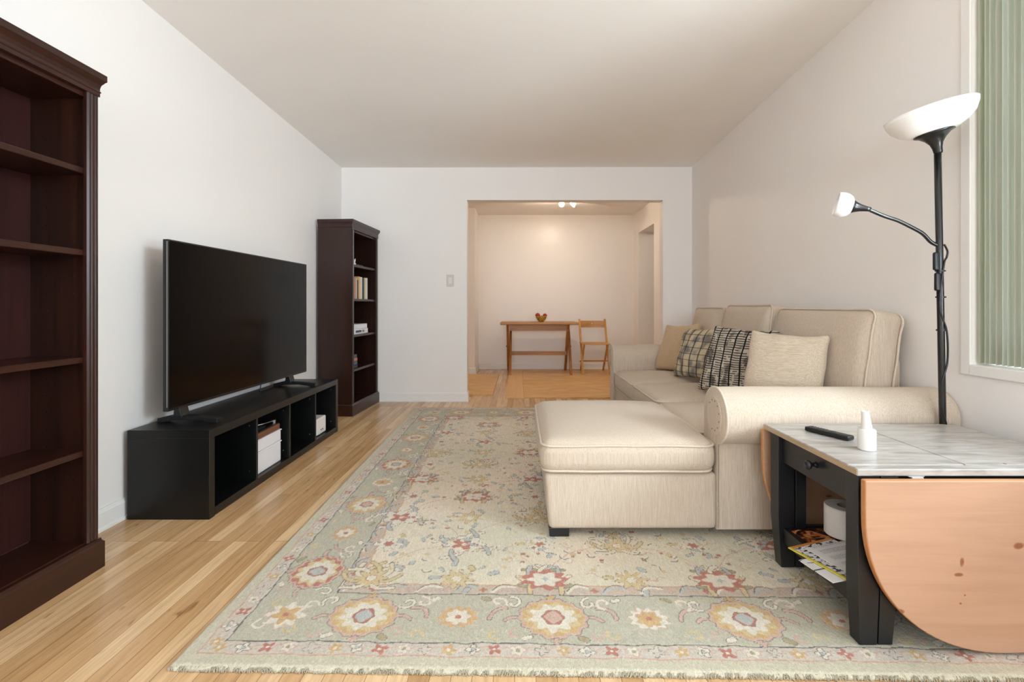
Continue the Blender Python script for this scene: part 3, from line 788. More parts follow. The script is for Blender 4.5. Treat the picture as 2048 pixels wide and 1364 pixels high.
# third shelf
Mbox = plain('white_card', (226, 226, 224), .5, .02); Mblue = plain('blue_print', (60, 72, 110), .5, .05)
def cardbox(name, label, cat, lx0, lx1, ly0, ly1, z0, z1, m, band=None, group=None):
    root = thing(name, label, cat, on_shelf((lx0 + lx1) / 2, (ly0 + ly1) / 2, z0 + .0006), bc2.rotation_euler[2], group)
    w_, d_, h_ = (lx1 - lx0) / 2, (ly1 - ly0) / 2, z1 - z0
    b = BM(); box(b, -w_, w_, -d_, d_, 0, h_); obj('body', b, m, root, bevel=.0015, world=False)
    if band:
        b = BM(); box(b, -w_ * band[1], w_ * band[2], -d_ - .0012, -d_, h_ * .28, h_ * .72); obj('printed_band', b, band[0], root, world=False)
    return root
cardbox('box', 'plain white box at the left of the third shelf, under the grey jar', 'box', .045, .145, .03, .16, .733, .828, Mbox)
b = BM(); lathe(b, [(0.0, 0), (.030, 0), (.034, .01), (.034, .055), (.031, .062), (.028, .062), (.028, .01), (0, .01)], (0, 0, 0), 24)
jar = thing('jar', 'small grey jar standing on the white box on the third shelf', 'jar', on_shelf(.108, .062, .8292)); obj('body', b, plain('grey_ceramic', (150, 156, 154), .5), jar, smooth=False, world=False)
shelf_box('book', 'thick white book with blue print, topmost of the flat stack', 'book', .152, .435, .03, .20, .783, .826, [plain('white_blue_cover', (222, 224, 230), .4)], 'flat books on the third shelf', book='flat')
cardbox('box', 'dark blue and white printed box under the thick white book', 'box', .152, .30, .03, .20, .733, .782, Mbox, (Mblue, .9, .9))
cardbox('box', 'white box with a grey end under the thick white book', 'box', .304, .455, .03, .20, .733, .781, Mbox, (plain('grey_print', (120, 122, 126), .5), .9, -.2))
# fourth shelf
for k, (c_, lb) in enumerate((((34, 38, 52), 'dark navy book, lowest of the small stack on the fourth shelf'), ((60, 84, 118), 'blue book, second from the bottom of the small stack'),
                              ((176, 112, 88), 'orange-pink book in the middle of the small stack'), ((72, 76, 88), 'slate grey book, topmost of the small stack'))):
    shelf_box('book', lb, 'book', .065 + .004 * k, .205 - .006 * (k % 2) - .004 * k, .03, .17, .415 + .033 * k, .446 + .033 * k, [cover(c_)], 'small stack on the fourth shelf', book='flat')
shelf_box('book', 'thin pink book standing alone on the lowest shelf of the far bookcase', 'book', .076, .092, .02, .20, .1, .33, [cover((190, 150, 144))], None, book='up')
# top shelf ornaments
ft = thing('ornament', 'little orange and white cone shaped ornament on the top shelf', 'ornament', on_shelf(.095, .05, 1.3856))
b = BM(); lathe(b, [(0, 0), (.030, 0), (.031, .035), (.026, .04), (0, .04)], (0, 0, 0), 20); obj('base', b, M['plastic_white'], ft, world=False)
b = BM(); lathe(b, [(.024, .04), (.022, .07), (.010, .115), (0, .122)], (0, 0, 0), 20); obj('cone', b, plain('orange_paint', (214, 96, 44), .45), ft, world=False)
fg = thing('figurine', 'tiny white figurine right of the orange ornament', 'figurine', on_shelf(.155, .045, 1.3856))
b = BM(); lathe(b, [(0, 0), (.016, 0), (.018, .012), (.010, .024), (.014, .036), (.013, .046), (.005, .053), (0, .053)], (0, 0, 0), 16); obj('body', b, M['plastic_white'], fg, world=False, smooth=True)
b = BM(); lathe(b, [(0, 0), (.004, 0), (.005, .014), (.002, .02), (0, .02)], (.011, 0, .04), 8); lathe(b, [(0, 0), (.004, 0), (.005, .014), (.002, .02), (0, .02)], (-.011, 0, .04), 8)
obj('ears', b, M['plastic_white'], fg, world=False, smooth=True)
shelf_box('notebook', 'flat dark notebook lying on the top shelf right of the figurine', 'notebook', .19, .36, .04, .16, 1.385, 1.397, [cover((44, 42, 44))], None, book='flat')

# ------------------------------------------------------------------ media console
CX0, CX1, CY0, CY1, CH = -1.838, -1.453, 2.222, 3.79, .418
tv_unit = thing('media_console', 'long low black open-fronted media console under the television', 'console', ((CX0 + CX1) / 2, (CY0 + CY1) / 2, 0))
tk = .040
b = BM(); box(b, CX0, CX1, CY0, CY1, CH - tk, CH); obj('top_board', b, M['furn_black'], tv_unit, bevel=.0015)
b = BM(); box(b, CX0, CX1, CY0 + tk, CY1 - tk, .004, tk + .004); obj('bottom_board', b, M['furn_black'], tv_unit, bevel=.0015)
for y in (CY0, CY1 - tk):
    b = BM(); box(b, CX0, CX1, y, y + tk, 0.0, CH - tk); obj('side_board', b, M['furn_black'], tv_unit, bevel=.0015)
pitch = (CY1 - CY0 - 2 * tk - 3 * .018) / 4; comp = []
y = CY0 + tk
for k in range(4):
    comp.append((y, y + pitch)); y += pitch
    if k < 3:
        b = BM(); box(b, CX0 + .006, CX1 - .002, y, y + .018, tk + .004, CH - tk); obj('divider', b, M['furn_black'], tv_unit, bevel=.001); y += .018
b = BM(); box(b, CX0 + .001, CX0 + .005, CY0 + tk, CY1 - tk, tk + .004, CH - tk); obj('back_board', b, M['furn_black'], tv_unit)
for (y0, y1) in comp:
    for z in (.09, .34):
        b = BM(); lathe(b, [(0, 0), (.004, 0), (.004, .0015), (0, .0015)], (CX1 - .04, y1 - .0016, z), 10, Matrix.Rotation(-PI / 2, 4, 'X')); obj('screw_cap', b, M['metal'], tv_unit)
b = BM(); box(b, CX1 - .05, CX1 - .03, CY0 + .003, CY0 + .02, -.0, .0001)
b.free()
zf = tk + .0045
# second compartment: two white boxes and a walnut-edged record player
y0, y1 = comp[1]
Mw = plain('white_plastic_bin', (222, 222, 226), .35, .01, Coat_Weight=.1)
for k, (z0, z1, lb) in enumerate(((zf, zf + .125, 'large white lidded box at the bottom of the stack in the media console'), (zf + .1255, zf + .195, 'shallower white box stacked on the large one, under the record player'))):
    wb = thing('storage_box', lb, 'box', (CX1 - .16, (y0 + y1) / 2 - .02, z0), 0, 'white boxes in the media console')
    b = BM(); box(b, -.13, .13, -.13, .15, 0, z1 - z0 - .008); obj('body', b, Mw, wb, bevel=.006, world=False)
    b = BM(); box(b, -.134, .134, -.134, .154, z1 - z0 - .008, z1 - z0); obj('lid', b, Mw, wb, bevel=.003, world=False)
z0 = zf + .196; rp = thing('record_player', 'walnut-edged record player with black top, on the white boxes', 'record player', (CX1 - .16, (y0 + y1) / 2 - .02, z0))
b = BM(); box(b, -.12, .125, -.125, .145, 0, .034); obj('plinth', b, M['walnut'], rp, bevel=.002, world=False)
b = BM(); box(b, -.115, .12, -.12, .14, .034, .039); obj('deck', b, M['plastic_black'], rp, bevel=.001, world=False)
b = BM(); lathe(b, [(0, 0), (.10, 0), (.10, .008), (.02, .009), (0, .009)], (0, .0, .039), 40); obj('platter', b, plain('rubber_mat', (14, 14, 14), .6), rp, world=False)
b = BM(); tube(b, [(.10, .12, .055), (.08, .03, .056), (.04, -.02, .052)], .0035, 8); lathe(b, [(0, 0), (.012, 0), (.012, .022), (0, .022)], (.10, .12, .039), 16); obj('tonearm', b, M['metal'], rp, world=False)
# third compartment: slim white device against the divider
y0, y1 = comp[2]
b = BM(); box(b, CX1 - .13, CX1 - .012, y0 + .003, y0 + .010, zf, zf + .155)
o = obj('tablet', b, M['plastic_white'], bevel=.002); tag(o, 'slim white tablet standing on edge against the divider in the third bay of the console', 'tablet')
# fourth compartment: white cube device
y0, y1 = comp[3]
pj = thing('mini_projector', 'small white ribbed box-shaped device with two dark ports in the last bay of the console', 'device', (CX1 - .12, y0 + .155, zf))
b = BM(); box(b, -.09, .09, -.075, .085, .003, .125); obj('body', b, M['plastic_white'], pj, bevel=.008, world=False, seg=3)
b = BM()
for k in range(11): box(b, -.08 + k * .0148, -.074 + k * .0148, -.0762, -.0735, .015, .108)
obj('ribs', b, plain('pale_grey_plastic', (176, 174, 176), .5), pj, world=False)
for s in (0, 1):
    b = BM(); lathe(b, [(0, 0), (.006, 0), (.006, .002), (0, .002)], (.0895, -.005 + s * .026, .034), 16, Matrix.Rotation(PI / 2, 4, 'Y')); obj('port', b, M['dark_slot'], pj, world=False)
for sx in (-1, 1):
    for sy in (-1, 1): b = BM(); lathe(b, [(0, 0), (.008, 0), (.008, .004), (0, .004)], (sx * .07, sy * .06, 0), 10); obj('foot', b, M['plastic_black'], pj, world=False)

# ------------------------------------------------------------------ television
tva = math.atan2(1.655 - 1.69, 1) * 0
tv0 = Vector((-1.692, 2.285, 0)); tv1 = Vector((-1.655, 3.685, 0)); dv = tv1 - tv0
tv = thing('television', 'large flat black television standing on the media console', 'television', ((tv0 + tv1) / 2) + Vector((0, 0, CH + .0005)), math.atan2(dv.y, dv.x))
TW = dv.length; Z0, Z1 = .490 - CH, 1.322 - CH   # local: x along width, +y towards the wall, front faces -y
b = BM(); box(b, -TW / 2, TW / 2, .0, .028, Z0, Z1); obj('bezel', b, M['plastic_black'], tv, bevel=.003, world=False)
b = BM(); box(b, -TW / 2 + .25, TW / 2 - .25, .028, .058, Z0 + .03, Z1 - .3); obj('rear_housing', b, M['plastic_black'], tv, bevel=.01, world=False)
b = BM(); box(b, -TW / 2 + .007, TW / 2 - .007, -.0012, .0, Z0 + .014, Z1 - .007); obj('screen', b, M['screen'], tv, world=False)
b = BM(); box(b, -TW / 2 - .0012, -TW / 2, .004, .008, Z0 + .02, Z1 - .01); obj('side_strip', b, M['metal'], tv, world=False)
for sx in (-1, 1):
    cx = sx * (TW / 2 - .235) if sx > 0 else -(TW / 2 - .10)
    b = BM()
    pr = [(-.185, 0), (-.185, .022), (-.12, .030), (-.02, .036), (.06, .034), (.12, .020), (.12, 0), (.085, 0), (.04, .012), (-.06, .014), (-.13, .005), (-.15, 0)]
    prism(b, pr, 'x', cx - .02, cx + .02); 
    prism(b, [(-.012, .032), (.03, .032), (.026, Z0 + .02), (.004, Z0 + .02)], 'x', cx - .03, cx + .03)
    obj('foot', b, M['plastic_black'], tv, world=False, bevel=.002)
b = BM(); tube(b, smoothpath([(.19, .05, Z0 + .10), (.18, .06, .05), (.20, .07, .006), (.45, .10, .006), (.62, .08, .006)], 6), .003, 8); obj('cable', b, M['plastic_black'], tv, world=False, smooth=True)

# ------------------------------------------------------------------ wall switch
sw_ = thing('light_switch', 'white rocker light switch on the far wall left of the opening', 'light switch', ((900.5 - 1040) / 191, WY - .0005, 1 + (612 - 573) / 191))
b = BM(); box(b, -.039, .039, -.008, 0, 0, .124); obj('plate', b, plain('shade_greyed_plastic', (206, 200, 190), .35, .01), sw_, bevel=.003, world=False)  # plate colour greyed to stand in for the shading round its edges
b = BM(); box(b, -.017, .017, -.010, -.006, .028, .094); obj('rocker', b, M['plastic_white'], sw_, bevel=.002, world=False)
for zz in (.014, .108): b = BM(); lathe(b, [(0, 0), (.003, 0), (.003, .001), (0, .001)], (0, -.006, zz), 8, Matrix.Rotation(PI / 2, 4, 'X')); obj('screw', b, M['metal'], sw_, world=False)

# ------------------------------------------------------------------ dining area
# loose plywood sheets on the floor
b = BM(); box(b, -1.55, -.305, 5.31, 6.88, .0005, .012); o = obj('plywood_sheet', b, M['ply'], bevel=.001); tag(o, 'smaller plywood sheet lying on the dining floor behind the left side of the opening', 'plywood sheet', 'plywood sheets on the dining floor')
ps = thing('plywood_sheet', 'wide plywood sheet lying on the floor in front of the oak table', 'plywood sheet', (.5, 6.2, 0), 0, 'plywood sheets on the dining floor')
b = BM(); box(b, .04, 1.198, 5.14, 7.42, .0005, .012); obj('middle_board', b, M['ply'], ps, bevel=.001)
b = BM(); box(b, -.165, .038, 5.14, 7.42, .0005, .0125); obj('edge_board', b, M['ply_strip'], ps, bevel=.001)
b = BM(); box(b, 1.2, 1.72, 5.14, 7.42, .0005, .0115); obj('side_board', b, M['ply'], ps, bevel=.001)
PZ = .0128
# oak table with crossed legs
TX0, TX1, TY0, TY1, TH = -.285, .84, 6.78, 7.36, .765
dt = thing('dining_table', 'narrow oak table with crossed legs against the dining back wall', 'table', ((TX0 + TX1) / 2, (TY0 + TY1) / 2, PZ))
b = BM(); box(b, TX0, TX1, TY0, TY1, TH - .034, TH); obj('tabletop', b, M['oak'], dt, bevel=.008, seg=3)
b = BM(); box(b, TX0 + .13, TX1 - .13, TY0 + .10, TY0 + .125, TH - .125, TH - .035); box(b, TX0 + .13, TX1 - .13, TY1 - .125, TY1 - .10, TH - .125, TH - .035); obj('apron', b, M['oak'], dt, bevel=.003)
for x in (TX0 + .125, TX1 - .125):
    for s in (-1, 1):
        b = BM(); ya, yb = ((TY0 + .04, TY1 - .07) if s > 0 else (TY1 - .04, TY0 + .07))
        xo = x + s * .019
        # curved crossing leg
        pts = [(ya, PZ), (ya + (yb - ya) * .30, .22), (ya + (yb - ya) * .5, .40), (ya + (yb - ya) * .70, .56), (yb, TH - .035)]
        pts = smoothpath([(0, *p) for p in pts], 5); hw = .034
        Lp = []; Rp = []
        for i, p in enumerate(pts):
            wdt = hw * (1 + .25 * abs(2 * i / (len(pts) - 1) - 1)); Lp.append((p.y - wdt, p.z)); Rp.append((p.y + wdt, p.z))
        prism(b, Lp + list(reversed(Rp)), 'x', xo - .018, xo + .018); obj('leg', b, M['oak_v'], dt, bevel=.003)
    b = BM(); lathe(b, [(0, 0), (.014, 0), (.014, .01), (0, .012)], (x + (.037 if x > .3 else -.037), (TY0 + TY1) / 2, .40), 14, Matrix.Rotation(PI / 2 if x > .3 else -PI / 2, 4, 'Y')); obj('peg', b, M['oak_v'], dt)
b = BM(); box(b, TX0 + .145, TX1 - .145, (TY0 + TY1) / 2 - .014, (TY0 + TY1) / 2 + .014, .27, .325); obj('stretcher', b, M['oak'], dt, bevel=.003)
# fruit bowl
fb = thing('fruit_bowl', 'small painted bowl on the oak table', 'bowl', (.3145, 7.02, TH))
t = NT('painted_bowl'); f = t.noise(t.coords((60, 60, 40)), 1, 2); t.base(t.ramp(f, [(.4, L((190, 132, 36))), (.5, L((206, 168, 60))), (.58, L((92, 104, 44)))])); t.set(Roughness=.35)
b = BM(); lathe(b, [(0, .0), (.034, 0), (.036, .008), (.06, .03), (.078, .066), (.083, .088), (.079, .088), (.072, .066), (.054, .034), (0, .016)], (0, 0, 0), 32); obj('body', b, t.m, fb, smooth=True, world=False)
Mred = plain('red_fruit_skin', (176, 40, 26), .3, .25, (20, 20, 20))
def fruit(lb, x, y, z, r, g='fruit in the painted bowl'):
    ft = thing('apple', lb, 'fruit', (x, y, z), 0, g)
    b = BM(); n = 14; pr = [(r * math.sin(PI * k / n) * (1 + .06 * math.cos(PI * k / n)), -r * math.cos(PI * k / n) * .92 + (-.12 * r if k == n else (.10 * r if k == 0 else 0))) for k in range(n + 1)]
    lathe(b, [(max(p[0], 0.0001), p[1]) for p in pr], (0, 0, r), 20); obj('flesh', b, Mred, ft, smooth=True, world=False)
    b = BM(); tube(b, [(0, 0, 1.75 * r), (.002, .001, 2.1 * r)], .0015, 6); obj('stem', b, M['walnut'], ft, world=False)
fruit('red apple on the left side of the painted bowl', .3145 - .052, 7.02, TH + .066, .035)
fruit('red apple on the right side of the painted bowl', .3145 + .054, 7.03, TH + .062, .033)
fruit('red apple low in the middle of the painted bowl', .3145, 7.0, TH + .030, .033)
# folding chair
fc = thing('folding_chair', 'beech folding chair beside the oak table, half hidden by the sofa', 'chair', (1.10, 7.1, PZ))
cx0, cx1 = .905, 1.29; px_ = [cx0, cx1]
for i, x in enumerate(px_):   # backrest posts run down to the front feet
    b = BM(); bar(b, (x, 7.24, .80), (x + .0, 6.834, PZ + .007), .030, .017, (0, 1, 0)); obj('back_post', b, M['beech'], fc, bevel=.003)
    xi = x + (.022 if i == 0 else -.022)
    b = BM(); bar(b, (xi, 6.84, .455), (xi, 7.256, PZ + .007), .028, .016, (0, 1, 0)); obj('leg', b, M['beech'], fc, bevel=.003)
b = BM(); n = 12
A = [(cx0 + (cx1 - cx0) * k / n, 7.222 + .03 * math.sin(PI * k / n)) for k in range(n + 1)]
prism(b, A + [(x, y + .012) for x, y in reversed(A)], 'z', .675, .775); obj('back_slat', b, M['beech_h'], fc, smooth=False)
b = BM(); lathe(b, [(0, 0), (.008, 0), (.008, .002), (0, .002)], ((cx0 + cx1) / 2, 7.251, .735), 12, Matrix.Rotation(PI / 2, 4, 'X')); obj('peg_hole', b, M['plastic_white'], fc)
for k in range(6):
    y = 6.80 + k * .062; b = BM(); box(b, cx0 - .012, cx1 + .012, y, y + .048, .445, .458); obj('seat_slat', b, M['beech_h'], fc, bevel=.003)
for z, y in ((.20, 6.945), (.165, 7.205)):
    b = BM(); tube(b, [(cx0, y, z), (cx1, y, z)], .009, 10); obj('rung', b, M['beech_h'], fc, smooth=True)
# ceiling spotlight
sl = thing('ceiling_spotlight', 'white two-headed spotlight on the dining ceiling, one lamp lit', 'ceiling light', (.66, 6.45, 2.445))
b = BM(); box(b, -.13, .14, -.02, .02, -.022, 0); obj('bar', b, M['plastic_white'], sl, bevel=.003, world=False)
def head(name, loc, dirv, mat_em=None):
    R = Vector(dirv).to_track_quat('Z', 'Y').to_matrix().to_4x4(); b = BM()
    lathe(b, [(0, -.06), (.022, -.058), (.028, -.045), (.034, .0), (.038, .03), (.036, .03), (.030, .0), (0, -.01)], loc, 28, R); obj(name, b, M['plastic_white'], sl, smooth=True, world=False)
    b = BM(); tube(b, [Vector(loc), (loc[0], loc[1], -.02)], .006, 8); obj('stem', b, M['plastic_white'], sl, world=False)
    b = BM(); lathe(b, [(0, -.005), (.027, -.002), (.031, .012), (.027, .020), (0, .026)], loc, 24, R); obj('bulb', b, M['bulb'] if mat_em else M['opal'], sl, smooth=True, world=False)
head('lamp_head', (-.095, -.02, -.065), (-.15, -.95, -.25), True)
head('lamp_head', (.075, 0, -.068), (.80, .35, -.50))

# ------------------------------------------------------------------ sofa with chaise
sofa = thing('sectional_sofa', 'beige slub-fabric sectional sofa with chaise and rolled arms, along the right wall', 'sofa', (1.0, 3.1, RZ))
FX, BX = .84, 1.755
def cushion(name, x0, x1, y0, y1, z0, z1, crown=.03, r=.05, parent=sofa, pipe=True, bulge=.012, n=16, m='sofa'):
    c = Vector(((x0 + x1) / 2, (y0 + y1) / 2, (z0 + z1) / 2)); h = ((x1 - x0) / 2, (y1 - y0) / 2, (z1 - z0) / 2)
    def fn(p):
        u, v, w_ = p.x / h[0], p.y / h[1], p.z / h[2]
        cu = (1 - abs(u) ** 3) * (1 - abs(v) ** 3)
        z = p.z + (crown * cu * max(0, w_)) + .004 * mnoise.noise(Vector((p.x * 5, p.y * 5, 3)) + c) * max(0, w_)
        k = bulge * (1 - w_ * w_)
        return (p.x + (k * u * abs(u) ** 3) * (1 - v * v * .5), p.y + (k * v * abs(v) ** 3) * (1 - u * u * .5), z)
    b = BM(); rbox(b, c, h, r, n, fn); o = obj(name, b, M[m], parent, smooth=True)
    if pipe:
        for zz in ((z1 - r * .45), (z0 + r * .30)):
            b = BM(); pts = []; rr = r; ins = -.0015 if zz > (z0 + z1) / 2 else .004
            X0, X1, Y0, Y1 = x0 + ins, x1 - ins, y0 + ins, y1 - ins
            for (cx, cy, a0) in ((X1 - rr, Y1 - rr, 0), (X0 + rr, Y1 - rr, PI / 2), (X0 + rr, Y0 + rr, PI), (X1 - rr, Y0 + rr, 3 * PI / 2)):
                for k in range(7): pts.append((cx + rr * math.cos(a0 + k * PI / 12), cy + rr * math.sin(a0 + k * PI / 12), zz))
            # densify and wobble
            dense = []
            for i in range(len(pts)):
                a, q = Vector(pts[i]), Vector(pts[(i + 1) % len(pts)]); m_ = max(1, int((q - a).length / .04))
                for k in range(m_): dense.append(a.lerp(q, k / m_) + Vector((0, 0, .003 * mnoise.noise(a.lerp(q, k / m_) * 6))))
            tube(b, dense, .0052, 8, True); q = obj('piping', b, M['sofa_piping'], o, smooth=True)
    return o
# frame
b = BM(); rbox(b, ((FX + BX) / 2, 3.29, .165), ((BX - FX) / 2, 1.02, .115), .018, 6); obj('base', b, M['sofa'], sofa, smooth=True)
def tapered(bx0, bx1, by0, by1, bz0, bz1, tl):
    c = ((bx0 + bx1) / 2, (by0 + by1) / 2, (bz0 + bz1) / 2); h = ((bx1 - bx0) / 2, (by1 - by0) / 2, (bz1 - bz0) / 2)
    def fn(p): return (p.x + (tl * (1 - p.z / h[2]) / 2 if p.x < 0 else 0), p.y, p.z)
    b = BM(); rbox(b, c, h, .02, 8, fn); return b
obj('chaise_base', tapered(.105, .838, 2.018, 2.84, .05, .290, .018), M['sofa'], sofa, smooth=True)
cushion('chaise_cushion', .092, .826, 2.000, 2.850, .288, .432, .040, .048)
cushion('seat_cushion', .835, 1.52, 2.20, 2.845, .28, .43, .02, .04)
cushion('seat_cushion', .822, 1.52, 2.856, 3.46, .28, .440, .022, .045)
cushion('seat_cushion', .822, 1.52, 3.468, 4.13, .28, .440, .022, .045)
b = BM(); rbox(b, (1.685, 3.24, .42), (.098, 1.03, .342), .03, 8); obj('back_frame', b, M['sofa'], sofa, smooth=True)
# rolled arms: profile in (y,z) extruded along x
def arm(name, yc, zc, r, y_out, y_in, x0, x1, out, zb_=.05):
    """out = -1: rolls towards the photographer, +1 away"""
    prof = [(y_out, zb_), (y_out, zc - math.sqrt(max(r * r - (y_out - yc) ** 2, 0)))]
    a0 = math.atan2(prof[1][1] - zc, (prof[1][0] - yc)); 
    if out < 0:   # go clockwise from lower-front, over the front and the top, to the inner side
        a1 = math.atan2(0, 1); aa = a0 if a0 < 0 else a0 - 2 * PI
        for k in range(1, 40): ang = aa + (-(2 * PI + aa) ) * k / 39; prof.append((yc + r * math.cos(ang), zc + r * math.sin(ang)))
    else:
        aa = a0
        for k in range(1, 40): ang = aa + (PI - aa) * k / 39; prof.append((yc + r * math.cos(ang), zc + r * math.sin(ang)))
    prof.append((y_in, zb_))
    # sections along x, the end ones shrunk a touch to round the rim
    cy = sum(p[0] for p in prof) / len(prof); cz = sum(p[1] for p in prof) / len(prof)
    secs = []; b = BM()
    N = 40
    stations = [(x0, .028), (x0 + .004, .010), (x0 + .012, .0)] + [(x0 + .02 + (x1 - x0 - .05) * k / N, 0) for k in range(N + 1)] + [(x1 - .012, .012), (x1 - .002, .05), (x1, .09)]
    for x, ins in stations:
        ring = []
        for i, (y, z) in enumerate(prof):
            dy, dz = y - yc, z - zc; l = math.hypot(dy, dz) or 1
            wv = .0025 * mnoise.noise(Vector((x * 9, y * 9, z * 9)))
            k_ = ins * r * 2
            yy = y - dy / l * k_ + dy / l * wv; zz = z - dz / l * k_ + dz / l * wv if z > zb_ + .01 else z
            ring.append(b.verts.new((x, yy, zz)))
        secs.append(ring)
    n_ = len(prof)
    for A, B in zip(secs[:-1], secs[1:]):
        for i in range(n_): b.faces.new((A[i], A[(i + 1) % n_], B[(i + 1) % n_], B[i]))
    b.faces.new(secs[0]); b.faces.new(list(reversed(secs[-1])))
    bmesh.ops.triangulate(b, faces=[f for f in b.faces if len(f.verts) > 4])
    o = autosmooth(obj(name, b, M['sofa'], sofa), 1.0)
    # piping round the scroll face
    b = BM(); tube(b, [(x0 + .006, yc + (y - yc) * .985, zc + (z - zc) * .985) for y, z in prof], .0055, 8); obj('piping', b, M['sofa_piping'], o, smooth=True)
    # raised inner panel on the scroll face with tack marks
    b = BM(); pr = []
    for k in range(28):
        a = 2 * PI * k / 28; pr.append((yc + .030 * (-out) * 0 + r * .62 * math.cos(a), zc - .004 + r * .70 * math.sin(a)))
    prism(b, pr, 'x', x0 - .004, x0 + .004); obj('scroll_panel', b, M['sofa'], o, bevel=.003)
    b = BM()
    for k in range(9):
        a = PI * .25 + 1.5 * PI * k / 9; lathe(b, [(0, 0), (.0032, 0), (.0026, .0012), (0, .0016)], (x0 - .0041, yc + r * .48 * math.cos(a), zc + r * .54 * math.sin(a)), 8, Matrix.Rotation(-PI / 2, 4, 'Y'))
    obj('tacks', b, plain('tack_marks', (96, 76, 58), .5), o)
    return o
arm('arm', 2.040, .532, .120, 2.020, 2.160, .835, 1.797, -1)
arm('arm', 4.27, .545, .112, 4.30, 4.158, .815, 1.78, 1)
# back cushions lean over the frame
def soft(name, c, w_, h_, t_, yaw, lean, parent=None, m='sofa', k=3.0, pipe=True, rbulge=.30, seedv=0, roll=0, boxy=.5, rc=.035, conc=0):
    """upright cushion. local x = width, y = thickness (front -y), z = height, origin at its middle.
       yaw: 0 faces the photographer, -90 deg faces the left wall"""
    R = Matrix.Rotation(yaw, 4, 'Z') @ Matrix.Rotation(lean, 4, 'X') @ Matrix.Rotation(roll, 4, 'Y')
    h = (w_ / 2, t_ / 2, h_ / 2)
    def fn(p):
        u, v, s = p.x / h[0], p.y / h[1], p.z / h[2]
        prof_ = (1 - abs(u) ** k) * (1 - abs(s) ** k)
        th = boxy + (1 - boxy) * max(0, prof_) ** .55
        pinch = 1 - .05 * (abs(u * s)) ** 2 + .0
        sag = .018 * (1 - u * u) * (1 if s > 0 else 0) * s * -1
        nz = mnoise.noise(Vector((u * 1.7 + seedv, s * 1.7, seedv))) * .012
        ear = .03 * (abs(u) * abs(s)) ** 4
        return (p.x * (pinch + ear - conc * (1 - s * s) * abs(u)) + nz * .5 * (1 if abs(u) > .9 else 0), p.y * th + nz, p.z * (pinch + ear - conc * (1 - u * u) * abs(s)) + sag * h_)
    b = BM(); rbox(b, (0, 0, 0), h, min(rc, t_ / 2 * .95), 16, fn)
    M4 = Matrix.Translation(Vector(c)) @ R
    b.transform(M4)
    root = None
    if parent is None:
        root = thing(name, '', '', Vector((c[0], c[1], c[2] - h_ / 2)))
        root.location = c; root.rotation_euler = (0, 0, yaw)
        o = obj('cover', b, M[m], root, smooth=True)
    else:
        o = obj(name, b, M[m], parent, smooth=True)
    if pipe:
        b = BM(); pts = []; rr = rc; X, Z = h[0] - .004, h[2] - .004
        for side in ((-1, 1) if pipe == 2 else (0,)):
            pts = []
            for (cx, cz, a0) in ((X - rr, Z - rr, 0), (-X + rr, Z - rr, PI / 2), (-X + rr, -Z + rr, PI), (X - rr, -Z + rr, 3 * PI / 2)):
                for q in range(6): pts.append(Vector((cx + rr * math.cos(a0 + q * PI / 10), side * h[1] * .92 * boxy, cz + rr * math.sin(a0 + q * PI / 10))))
            dense = []
            for i in range(len(pts)):
                a, q = pts[i], pts[(i + 1) % len(pts)]; m_ = max(1, int((q - a).length / .03))
                for kk in range(m_): dense.append(a.lerp(q, kk / m_))
            out = []
            for p in dense:
                f = Vector(fn(p)); f.y = side * h[1] * boxy * .95 + mnoise.noise(Vector((p.x / h[0] * 1.7 + seedv, p.z / h[2] * 1.7, seedv))) * .012
                out.append(M4 @ f)
            tube(b, out, .005, 8, True)
        obj('piping', b, M['sofa_piping'] if m != 'tan_pillow' else M[m], o, smooth=True)
    return root if root else o
A_ = -PI / 2
soft('back_cushion', (1.622, 2.535, .715), .76, .55, .23, A_ + .07, -.17, sofa, seedv=1.0, pipe=2, boxy=.62, rc=.055)
soft('back_cushion', (1.585, 3.26, .73), .70, .56, .23, A_, -.20, sofa, seedv=2.0, pipe=2, boxy=.62, rc=.055)
soft('back_cushion', (1.575, 3.90, .72), .60, .54, .23, A_, -.20, sofa, seedv=3.0, pipe=2, boxy=.62, rc=.055)
for x, y in ((.168, 2.07), (.168, 2.78)):
    b = BM(); prism(b, [(x - .042, y - .042), (x + .042, y - .042), (x + .042, y + .042), (x - .042, y + .042)], 'z', RZ, .052); obj('foot', b, M['table_black'], sofa, bevel=.002)
for x, y in ((.92, 4.28), (1.70, 4.28), (1.70, 2.25), (.92, 2.25)):
    b = BM(); box(b, x - .035, x + .035, y - .035, y + .035, RZ, .052); obj('foot', b, M['table_black'], sofa, bevel=.002)

# throw pillows: each a thing of its own
def pillow(label, c, w_, h_, t_, yaw, lean, m, sd, pipe=True, roll=0):
    p = soft('throw_pillow', c, w_, h_, t_, yaw, lean, None, m, 2.2, pipe, seedv=sd, roll=roll, boxy=.22, rc=.02, conc=.075)
    p['label'] = label; p['category'] = 'pillow'; p['group'] = 'throw pillows on the sofa'; return p
pillow('plain tan throw pillow, farthest along the sofa beside the far arm', (1.315, 3.97, .655), .42, .42, .14, A_ + .30, -.38, 'tan_pillow', 5.0, roll=-.08)
pillow('light plaid throw pillow between the plain tan and the dark patterned ones', (1.315, 3.49, .655), .40, .40, .14, A_ + .42, -.38, 'plaid', 6.0, False, roll=-.05)
pillow('black and cream woven throw pillow in the middle of the sofa', (1.312, 2.86, .666), .42, .44, .14, A_ + .66, -.38, 'woven', 7.0, False, roll=.05)
pillow('plain beige piped throw pillow nearest the chaise arm', (1.335, 2.405, .664), .37, .43, .15, A_ + .86, -.34, 'beige_pillow', 8.0, True, roll=.05)

